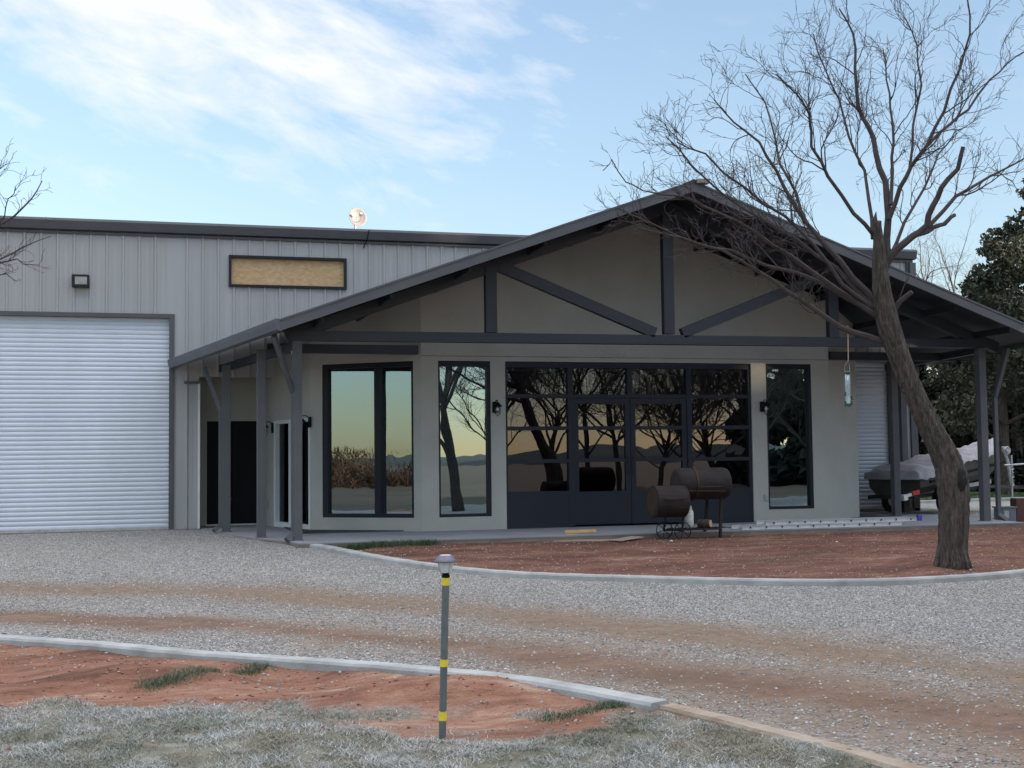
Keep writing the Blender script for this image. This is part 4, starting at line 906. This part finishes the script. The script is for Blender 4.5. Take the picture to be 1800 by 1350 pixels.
# ---------------------------------------------------------------- trees
DENS = 1.
def wander(p, d, Ln, seg_, jit, upb):
    pts = [Vector(p)]; d = Vector(d).normalized(); n = max(2, int(Ln/seg_))
    for i in range(n):
        d = (d+Vector((random.gauss(0, jit), random.gauss(0, jit), random.gauss(0, jit)+upb))).normalized(); pts.append(pts[-1]+d*seg_)
    return pts
def interp(pts, f):
    q = f*(len(pts)-1); i = min(len(pts)-2, int(q)); return pts[i].lerp(pts[i+1], q-i), (pts[i+1]-pts[i]).normalized()
def spawn(g, pts, r0_, r1_, lvl, dens, Lr, upb, bias=None, f0=.12, maxl=2):
    if lvl == 0: dens *= DENS
    """side shoots along a polyline"""
    tot = sum((b-a).length for a, b in zip(pts[:-1], pts[1:])); n = int(tot*dens)
    for _ in range(n):
        f = random.uniform(f0, 1.0); p, d = interp(pts, f); rr = r0_+(r1_-r0_)*f
        ax_ = Vector((random.gauss(0, 1), random.gauss(0, 1), random.gauss(0, 1))); ax_ = (ax_-d*ax_.dot(d)).normalized()
        if bias is not None: ax_ = (ax_+bias*.5).normalized()
        dd = d*random.uniform(.8, 1.2)+ax_*random.uniform(.35, .75)
        Ln = Lr*random.uniform(.5, 1.5)*(1.15-.4*f); rs = max(.0024, min(rr*.55, Ln*.011))
        q = wander(p, dd, Ln, max(.035, Ln/10), .23, upb); g.tube(q, [rs+(.0018-rs)*k/(len(q)-1) for k in range(len(q))], 4 if lvl else 5, cap=False)
        if lvl < maxl: spawn(g, q, rs, .0012, lvl+1, dens*1.25, Lr*.52, upb, bias, .15, maxl)
random.seed(11)
TD = 16.6; DENS = .72
def limb(pl, w0, w1, off=0., z0=TD):
    pts = []; n = len(pl)
    for i, (x, y) in enumerate(pl): pts.append(at_depth(x, y, z0+off*i/(n-1)))
    # subdivide + jitter
    out_ = [pts[0]]
    for a, b in zip(pts[:-1], pts[1:]):
        m_ = (a+b)/2+Vector((random.gauss(0, .012), random.gauss(0, .012), random.gauss(0, .012))); out_ += [m_, b]
    k = len(out_)-1; s = TD/F/2
    return out_, [(w0+(w1-w0)*(i/k))*s for i in range(k+1)]
mt_ = thing('bare_tree', 'leaning bare tree with a scarred trunk and bird feeder in front of the porch', 'tree', (10.45, -7.7, gzf(10.45, -7.7)))
# trunk with bark relief
ctr = [((1674, 1000), 54), ((1675, 985), 52), ((1675, 960), 49), ((1676, 920), 49), ((1677, 890), 49), ((1675, 860), 50), ((1672, 838), 50), ((1668, 818), 46), ((1660, 798), 42), ((1648, 775), 39), ((1630, 740), 35), ((1613, 705), 33), ((1596, 668), 33), ((1582, 632), 33), ((1570, 600), 34), ((1560, 565), 36), ((1553, 530), 33), ((1549, 500), 28), ((1547, 470), 25), ((1545, 440), 20), ((1543, 410), 16), ((1542, 388), 11)]
tp = []; tr_ = []
for i, ((x, y), w_) in enumerate(ctr): tp.append(at_depth(x, y, TD-.1*max(0, (i-8)/12))); tr_.append(w_*TD/F/2)

# refine
def refine(pts, rad, k):
    P = []; Rr = []
    for i in range(len(pts)-1):
        for j in range(k): f = j/k; P.append(pts[i].lerp(pts[i+1], f)); Rr.append(rad[i]+(rad[i+1]-rad[i])*f)
    P.append(pts[-1]); Rr.append(rad[-1])
    A_ = np.array([list(p) for p in P])
    for _ in range(k): A_[1:-1] = (A_[:-2]+2*A_[1:-1]+A_[2:])/4
    return [Vector(a) for a in A_], Rr
tp, tr_ = refine(tp, tr_, 5)
tp.insert(0, tp[0]-Vector((0, 0, .35))); tr_.insert(0, tr_[0])
g = MB(); K = 40
a_ = Vector((1, 0, 0))
for i, p in enumerate(tp):
    tt = (tp[min(i+1, len(tp)-1)]-tp[max(i-1, 0)]).normalized(); a_ = (a_-tt*a_.dot(tt)).normalized(); b_ = tt.cross(a_)
    for j in range(K):
        th = 2*math.pi*j/K; ridge = .07*math.sin(th*9+1.5*math.sin(i*.17)+i*.03)+.045*math.sin(th*15+2*math.sin(i*.23+1))+.03*random.uniform(-1, 1)+.07*math.sin(th*2+i*.05)
        flare = 1+.06*max(0, 1-i/8)
        g.v.append(tuple(p+(a_*math.cos(th)+b_*math.sin(th))*tr_[i]*(1+ridge)*flare))
for i in range(len(tp)-1):
    for j in range(K): g.f.append((i*K+j, i*K+(j+1) % K, (i+1)*K+(j+1) % K, (i+1)*K+j))
g.f.append(tuple((len(tp)-1)*K+j for j in range(K)))
random.seed(5)
gb_ = at_z(1675, 990, -.14)
for k_ in range(9):
    a = k_*.7+.2; e = Vector((math.cos(a), math.sin(a), 0)); Lr_ = random.uniform(.26, .42); o_ = Vector((tp[1].x, tp[1].y, gzf(tp[1].x, tp[1].y)))
    pts = [o_+e*.12+Vector((0, 0, .3)), o_+e*.155+Vector((0, 0, .10)), o_+e*.19+Vector((0, 0, .02)), o_+e*.24+Vector((0, 0, -.06))]
    g.tube(pts, [.05, .06, .05, .02], 8)
trunk = g.build('trunk', M['bark'], mt_, smooth=True)
# broken-off stub lobe and dark scar on the right of the trunk
def knob(cx_, cy_, dz, rx, ry, rz, m, name, seed):
    random.seed(seed); g = MB(); c = at_depth(cx_, cy_, dz); A_, B_ = 18, 24
    for i in range(A_+1):
        ph = math.pi*i/A_
        for j in range(B_):
            th = 2*math.pi*j/B_; n_ = 1+.08*math.sin(th*5+ph*3)+.07*math.sin(th*9-ph*6)+random.uniform(-.05, .05)
            g.v.append(tuple(c+Vector((math.cos(th)*math.sin(ph)*rx*n_, math.sin(th)*math.sin(ph)*ry*n_, math.cos(ph)*rz*(1 if ph > 1.2 else .8)))))
    for i in range(A_):
        for j in range(B_): g.f.append((i*B_+j, i*B_+(j+1) % B_, (i+1)*B_+(j+1) % B_, (i+1)*B_+j))
    return g.build(name, m, trunk, smooth=True)
knob(1681, 868, TD-.0, .155, .15, .40, M['bark'], 'broken_stub', 4)
knob(1684, 842, TD-.085, .105, .10, .22, M['scar'], 'burn_scar', 6)
random.seed(11)
limbs = [  # px path, width px start/end, depth offset at the tip, twig length, density
 ([(1552, 480), (1575, 440), (1605, 415), (1630, 396), (1640, 362), (1655, 330), (1684, 297), (1693, 258)], 15, 7, -.5, .3, 2),
 ([(1615, 412), (1640, 400), (1660, 394), (1678, 378)], 9, 7, .2, .25, 2),
 ([(1632, 398), (1680, 345), (1720, 322), (1760, 300), (1815, 270)], 8, 2.5, .8, .75, 7),
 ([(1560, 455), (1562, 380), (1557, 320), (1540, 270), (1525, 220), (1508, 185), (1503, 120), (1500, 60), (1475, 15)], 14, 2.5, .5, .8, 7),
 ([(1563, 385), (1582, 330), (1602, 292), (1630, 255), (1660, 195), (1688, 120), (1705, 60), (1700, -5)], 9, 2.5, -.6, .75, 7),
 ([(1566, 360), (1569, 300), (1571, 250), (1565, 190), (1558, 140), (1552, 85)], 7, 2, .9, .7, 8),
 ([(1632, 254), (1670, 218), (1702, 193), (1740, 140), (1770, 112), (1805, 88)], 6, 2, .6, .7, 8),
 ([(1536, 414), (1500, 375), (1455, 310), (1426, 258), (1422, 200), (1400, 165), (1365, 130)], 8, 2, -.8, .8, 8),
 ([(1534, 420), (1527, 350), (1520, 300), (1492, 240), (1475, 175), (1450, 120), (1430, 60)], 7, 2, 1.0, .8, 8),
 ([(1545, 535), (1500, 490), (1450, 430), (1420, 395), (1390, 350), (1365, 300), (1335, 250), (1290, 215), (1255, 175)], 12, 2, .3, .8, 8),
 ([(1420, 395), (1400, 340), (1372, 290), (1362, 240), (1345, 180), (1310, 130)], 6, 2, 1.0, .7, 8),
 ([(1548, 560), (1470, 508), (1390, 450), (1330, 410), (1265, 375), (1200, 345), (1130, 335)], 11, 2, -1.0, .6, 9),
 ([(1550, 600), (1500, 584), (1458, 562), (1420, 535), (1380, 510), (1330, 475), (1270, 440), (1200, 418), (1120, 400)], 12, 2.5, -.9, .6, 8),
 ([(1535, 548), (1440, 495), (1350, 468), (1285, 440), (1220, 428), (1150, 395), (1085, 365)], 9, 2, -.4, .55, 9),
 ([(1538, 540), (1470, 470), (1400, 420), (1340, 385), (1275, 345), (1215, 290), (1170, 240)], 9, 2, .8, .7, 9),
 ([(1540, 545), (1480, 500), (1430, 430), (1380, 380), (1310, 330), (1240, 270), (1190, 250)], 8, 2, -1.6, .65, 8),
 ([(1130, 335), (1100, 320), (1075, 280), (1060, 300)], 2.5, 1.5, -.2, .35, 8),
 ([(1562, 575), (1580, 532), (1603, 513)], 11, 8, -.2, .2, 0),
 ([(1572, 545), (1590, 500), (1598, 485)], 3, 1, -.2, .3, 4),
 ([(1560, 460), (1590, 390), (1625, 330), (1650, 270), (1680, 230)], 7, 2, 1.2, .7, 8),
 ([(1600, 290), (1605, 220), (1620, 150), (1612, 80), (1590, 30)], 5, 2, .5, .7, 8),
]
g = MB()
for pl, w0, w1, off, tl, dn_ in limbs:
    pts, rad = limb(pl, w0, w1, off); g.tube(pts, rad, 7)
    if dn_: spawn(g, pts, rad[0], rad[-1], 0, dn_, tl, .055, None, .22)
g.tube([at_depth(1541, 400, TD-.1), at_depth(1538, 385, TD-.1), at_depth(1540, 372, TD-.1)], [.04, .03, .004], 6); g.tube([at_depth(1546, 400, TD-.1), at_depth(1549, 388, TD-.1)], [.03, .004], 6)
g.build('crown', M['twig'], mt_)
# bird feeder on the low branch
hp = limb([(1500, 584), (1500, 584)], 1, 1)[0][0]; FD = TD-.08
t = thing('bird_feeder', 'clear tube bird feeder with green ports hanging from the low branch', 'bird feeder', at_depth(1491, 712, FD))
mpx = TD/F
top = at_depth(1491, 577, FD); kn = at_depth(1491, 634, FD)
g = MB(); g.tube([kn, top+Vector((-.02, -.02, 0)), top+Vector((-.005, -.0, .03)), top+Vector((.012, .02, 0)), kn+Vector((.002, 0, 0))], .004, 5); g.build('string', M['rope'], t)
cb = at_depth(1491, 712, FD); ct = at_depth(1491, 656, FD); H_ = ct.z-cb.z
g = MB(); g.lathe([(.036, H_*.28), (.038, H_*.28), (.038, H_), (.036, H_)], 18, (cb.x, cb.y, cb.z)); g.build('tube', M['gclear'], t, smooth=True)
g = MB(); g.lathe([(.0, 0.), (.032, 0.), (.032, H_*.93), (0, H_*.93)], 14, (cb.x, cb.y, cb.z)); g.build('seed', mat('seed', (.42, .47, .48), .8, 0, .4, 70), t)
g = MB(); g.lathe([(.0, H_), (.042, H_), (.044, H_+.012), (.03, H_+.03), (0, H_+.03)], 18, cb); g.lathe([(.0, -.02), (.042, -.02), (.042, .02), (0, .02)], 18, cb); g.build('cap', M['feedgreen'], t)
g = MB(); g.tube([cb+Vector((-.036, 0, H_)), cb+Vector((-.034, 0, H_+.1)), kn, cb+Vector((.034, 0, H_+.1)), cb+Vector((.036, 0, H_))], .003, 5); g.build('bail', M['galv'], t)
for s, z in ((-1, .34), (1, .22), (-1, .06), (1, .06)):
    g = MB(); c = cb+Vector((s*.036*rt.x, s*.036*rt.y-.01, H_*z)); g.tube([c+Vector((-s*.015, 0, .02)), c+Vector((s*.006, 0, .02)), c+Vector((s*.006, 0, -.02))], .011, 6); g.tube([c+Vector((0, 0, -.02)), c+Vector((s*.035, 0, -.022))], .004, 5); g.build('port', M['feedgreen'], t)

# generic bare trees
DENS = 1.
def bare_tree(seed, H, r_, spread=1., lim=7, tw=.8, dens=3.2, m=None, trunkm=None, maxl=2):
    random.seed(seed); gt = MB(); gc = MB()
    tr0 = wander((0, 0, -.1), (random.uniform(-.1, .1), random.uniform(-.1, .1), 1), H*.45, H*.05, .06, .02)
    gt.tube(tr0, [r_*(1.2-.5*i/(len(tr0)-1)) for i in range(len(tr0))], 10)
    for k in range(lim):
        f = random.uniform(.45, 1); p, d = interp(tr0, f if k > 1 else 1.0); a = k*2.4+random.uniform(-.4, .4)
        dd = Vector((math.cos(a)*spread, math.sin(a)*spread, random.uniform(.7, 1.3)))
        Ln = H*random.uniform(.4, .62); q = wander(p, dd, Ln, Ln/12, .12, .05); rs = r_*.5
        gc.tube(q, [rs+(.006-rs)*i/(len(q)-1) for i in range(len(q))], 6)
        for j in range(4):
            f = random.uniform(.2, .8); p2, d2_ = interp(q, f); e = Vector((random.gauss(0, 1), random.gauss(0, 1), random.gauss(.4, .6))).normalized()
            q2 = wander(p2, d2_+e*.9, Ln*.55, Ln*.05, .14, .05); r2_ = rs*.45; gc.tube(q2, [r2_+(.004-r2_)*i/(len(q2)-1) for i in range(len(q2))], 5)
            spawn(gc, q2, r2_, .004, 0, dens, tw, .04, None, .1, maxl-1)
        spawn(gc, q, rs*.5, .006, 0, dens, tw, .04, None, .3, maxl-1)
    return gt, gc
def place_bare(x, y, args, label, group=None, z=None, proto=[{}], m=None):
    key = args; z = gzf(x, y) if z is None else z
    t = thing('bare_tree', label, 'tree', (x, y, z), group)
    b0 = True if key not in proto[0] else None
    if key not in proto[0]:
        gt, gc = bare_tree(*args); a = gt.build('trunk', M['bark'], None, smooth=True); b = gc.build('crown', m or M['twigfar'], None); proto[0][key] = (a.data, b.data)
        a.parent = t; b.parent = t
    else:
        t.rotation_euler = (0, 0, x*2.7); t.scale = (1, 1, .9+.2*math.sin(x*3))
    if b0 is None:
        for nme, me in zip(('trunk', 'crown'), proto[0][key]):
            o = bpy.data.objects.new(nme, me); link(o); o.parent = t
    return t
# behind the porch on the right
p = at_depth(1650, 800, 54); place_bare(p.x, p.y, (5, 11.2, .12, .9, 8, 1.0, 3.0), 'thin bare tree rising behind the right end of the metal building', z=0)
p = at_depth(1725, 800, 57); place_bare(p.x, p.y, (8, 11.5, .12, 1.0, 8, 1.0, 2.4), 'bare twiggy tree behind the cedar crown at the right edge', z=0)
# at the left edge: branches reach into the picture
random.seed(23)
TD2 = 13.
lt = thing('bare_tree', 'bare tree branches reaching in from the left edge above the garage door', 'tree', at_depth(-190, 1000, TD2))
b_ = at_depth(-190, 900, TD2); b_.z = gzf(b_.x, b_.y); lt.location = b_
g = MB(); q = [b_-Vector((0, 0, .1)), at_depth(-185, 800, TD2), at_depth(-170, 650, TD2), at_depth(-150, 520, TD2)]; g.tube(q, [.2, .16, .13, .1], 12); g.build('trunk', M['bark'], lt, smooth=True)
g = MB()
for pl, w0, w1, off, tl, dn_ in [([(-150, 520), (-70, 450), (-20, 410), (25, 380), (55, 350), (74, 318)], 5.5, 1.2, .3, .2, 8), ([(-150, 525), (-60, 480), (-10, 460), (40, 435), (90, 415)], 4.4, 0.8999999999999999, .5, .3, 8), ([(-150, 530), (-60, 495), (0, 462), (30, 455), (70, 466)], 3.8500000000000005, 0.8999999999999999, -.5, .28, 8), ([(-150, 520), (-60, 400), (-20, 350), (-4, 300)], 4.4, 1.2, .0, .35, 8), ([(-60, 450), (-15, 420), (8, 380), (14, 350), (28, 330)], 2.75, 0.8999999999999999, -.3, .28, 8), ([(-100, 500), (-30, 490), (10, 480), (30, 495)], 2.75, 0.8999999999999999, -.2, .2, 7)]:
    pts, rad = limb(pl, w0, w1, off, TD2); g.tube(pts, rad, 6); spawn(g, pts, rad[0], rad[-1], 0, dn_, tl, .05, None, .3, 1)
g.build('crown', M['twig'], lt)

# cedars with leafy crowns
def leaf_crown(seed, H, R_, n, leaf, gap, m, base=.12, lobes=26):
    r = np.random.default_rng(seed)
    # lobes spread through a cone-like volume
    C_ = []
    for _ in range(lobes):
        f = r.uniform(base, .97); rr = R_*(1.05-f)**.6*r.uniform(.2, 1.)*1.15; a = r.uniform(0, 6.28); C_.append((math.cos(a)*rr, math.sin(a)*rr, f*H, R_*r.uniform(.22, .42)*(1.15-.5*f)))
    C_ = np.array(C_); k = r.integers(0, lobes, n); d = r.normal(size=(n, 3)); d /= np.linalg.norm(d, axis=1)[:, None]; rad = r.uniform(.35, 1., n)**.5
    # sub-clumps for light and dark clusters
    sub = r.normal(size=(lobes*14, 3)); sub /= np.linalg.norm(sub, axis=1)[:, None]; ks = k*14+r.integers(0, 14, n)
    d = sub[ks]*(1-gap)+d*gap; P = C_[k, :3]+d*rad[:, None]*C_[k, 3:4]*np.array([1, 1, .8])
    P[:, 2] = np.maximum(P[:, 2], base*H*.6)
    u = r.normal(size=(n, 3)); u /= np.linalg.norm(u, axis=1)[:, None]; v = np.cross(u, r.normal(size=(n, 3))); v /= np.linalg.norm(v, axis=1)[:, None]
    s = leaf*r.uniform(.5, 1.3, (n, 1)); co = np.stack([P-u*s, P+v*s*.5, P+u*s, P-v*s*.5], 1).reshape(-1, 3)
    me = bpy.data.meshes.new('crown'); me.vertices.add(4*n); me.vertices.foreach_set('co', co.ravel().astype(np.float32)); me.loops.add(4*n); me.loops.foreach_set('vertex_index', np.arange(4*n, dtype=np.int32))
    me.polygons.add(n); me.polygons.foreach_set('loop_start', np.arange(0, 4*n, 4, dtype=np.int32)); me.polygons.foreach_set('loop_total', np.full(n, 4, np.int32)); me.update(calc_edges=True); me.materials.append(m)
    return me, C_
def cedar_mesh(seed, H, R_, n, leaf, gap, m, base=.12, lobes=26):
    me, C_ = leaf_crown(seed, H, R_, n, leaf, gap, m, base, lobes)
    g = MB(); g.tube([(0, 0, -.2), (.05, 0, H*.3), (0, .05, H*.6), (0, 0, H*.9)], [R_*.09, R_*.07, R_*.045, .02], 8)
    for c in C_[:18]: g.tube([(0, 0, c[2]*.8), (c[0]*.5, c[1]*.5, c[2]*.92), (c[0], c[1], c[2])], [R_*.028, R_*.02, .01], 5)
    to = g.build('trunk', M['bark'], None); return to, me
def put_cedar(x, y, pr, label, group, first, rot=0, sc=1., z=-.1):
    t = thing('cedar_tree', label, 'tree', (x, y, z), group); t.rotation_euler = (0, 0, rot); t.scale = (sc, sc, sc)
    if first: pr[0].parent = t
    else: o = bpy.data.objects.new('trunk', pr[0].data); link(o); o.parent = t
    o = bpy.data.objects.new('crown', pr[1]); link(o); o.parent = t
crA = cedar_mesh(1, 8.4, 2.7, 17000, .085, .38, M['cedar'], .25, 46)
p = at_depth(1765, 850, 38); put_cedar(p.x, p.y, crA, 'cedar with an open ragged crown showing sky, right of the porch roof', None, True, .6, .93)
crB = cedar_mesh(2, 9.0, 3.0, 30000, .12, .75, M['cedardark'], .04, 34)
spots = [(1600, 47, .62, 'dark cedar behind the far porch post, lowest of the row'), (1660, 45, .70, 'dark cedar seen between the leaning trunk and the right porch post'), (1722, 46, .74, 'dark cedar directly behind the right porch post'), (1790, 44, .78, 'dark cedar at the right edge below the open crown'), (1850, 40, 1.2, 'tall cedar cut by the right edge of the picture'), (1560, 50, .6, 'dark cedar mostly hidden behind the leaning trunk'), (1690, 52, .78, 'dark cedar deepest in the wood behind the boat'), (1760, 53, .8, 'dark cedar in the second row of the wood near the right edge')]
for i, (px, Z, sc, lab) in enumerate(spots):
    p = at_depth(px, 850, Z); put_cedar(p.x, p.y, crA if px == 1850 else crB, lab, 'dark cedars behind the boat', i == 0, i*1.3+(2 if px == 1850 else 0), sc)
# trees behind the viewpoint: bare ones fill the reflections, cedars are added sun blockers
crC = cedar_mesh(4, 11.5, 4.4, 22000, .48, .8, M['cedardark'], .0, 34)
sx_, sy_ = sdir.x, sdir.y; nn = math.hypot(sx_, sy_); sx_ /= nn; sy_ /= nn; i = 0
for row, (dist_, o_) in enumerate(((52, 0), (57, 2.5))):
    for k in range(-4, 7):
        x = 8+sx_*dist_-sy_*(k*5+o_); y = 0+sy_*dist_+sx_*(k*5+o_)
        put_cedar(x, y, crC, 'tall dense cedar added behind the viewpoint to block the low sun', 'unseen cedars added behind the viewpoint as sun blockers', i == 0, i*.9, .95+.05*math.sin(i*2.3), -.4); i += 1
for x, y, a in ((9.3, -16.3, (31, 8, .17, .55, 6, .7, 3.0)), (15.2, -20.5, (32, 8.5, .09, 1., 10, 1., 4.5)), (17.0, -22.5, (33, 9, .10, 1., 10, 1., 4.5)), (18.6, -19.5, (32, 8.5, .09, 1., 10, 1., 4.5)), (20.5, -21.5, (33, 9, .10, 1., 10, 1., 4.5)), (23, -18.5, (32, 8.5, .09, 1., 10, 1., 4.5)), (12.6, -17.5, (36, 7.5, .08, 1., 11, 1., 5.)), (16, -16.5, (36, 7.5, .08, 1., 11, 1., 5.)), (19.5, -16., (36, 7.5, .08, 1., 11, 1., 5.)), (21.5, -27, (33, 9, .10, 1., 10, 1., 4.5)), (13.5, -27, (32, 8.5, .09, 1., 10, 1., 4.5))):
    place_bare(x, y, a, 'bare tree behind the viewpoint that shows only as a reflection', 'bare trees behind the viewpoint', z=-.35)
# brown brush far to the left, seen in the wide window
me, _ = leaf_crown(9, 1, 1, 10, .1, .5, M['brush'])
n = 70000; r = np.random.default_rng(12); s_ = r.uniform(-1, 1, n); px_ = -52-s_*14+r.normal(0, 2.5, n); py_ = -27+s_*28; pz_ = r.uniform(0, 1, n)**1.3*(1.7+.6*np.sin(s_*9)+.8*np.sin(s_*31))-.5
u = r.normal(size=(n, 3))*np.array([.3, .3, 1]); u /= np.linalg.norm(u, axis=1)[:, None]; v = np.cross(u, r.normal(size=(n, 3))); v /= np.linalg.norm(v, axis=1)[:, None]; P = np.stack([px_, py_, pz_], 1); s = .3*r.uniform(.4, 1.2, (n, 1))
co = np.stack([P-u*s, P+v*s*.1, P+u*s, P-v*s*.1], 1).reshape(-1, 3)
me = bpy.data.meshes.new('brush'); me.vertices.add(4*n); me.vertices.foreach_set('co', co.ravel().astype(np.float32)); me.loops.add(4*n); me.loops.foreach_set('vertex_index', np.arange(4*n, dtype=np.int32)); me.polygons.add(n); me.polygons.foreach_set('loop_start', np.arange(0, 4*n, 4, dtype=np.int32)); me.polygons.foreach_set('loop_total', np.full(n, 4, np.int32)); me.update(calc_edges=True); me.materials.append(M['brush'])
tag(link(bpy.data.objects.new('brush_thicket', me)), 'brown winter brush beyond the field, seen mirrored in the wide window', 'brush', kind='stuff')
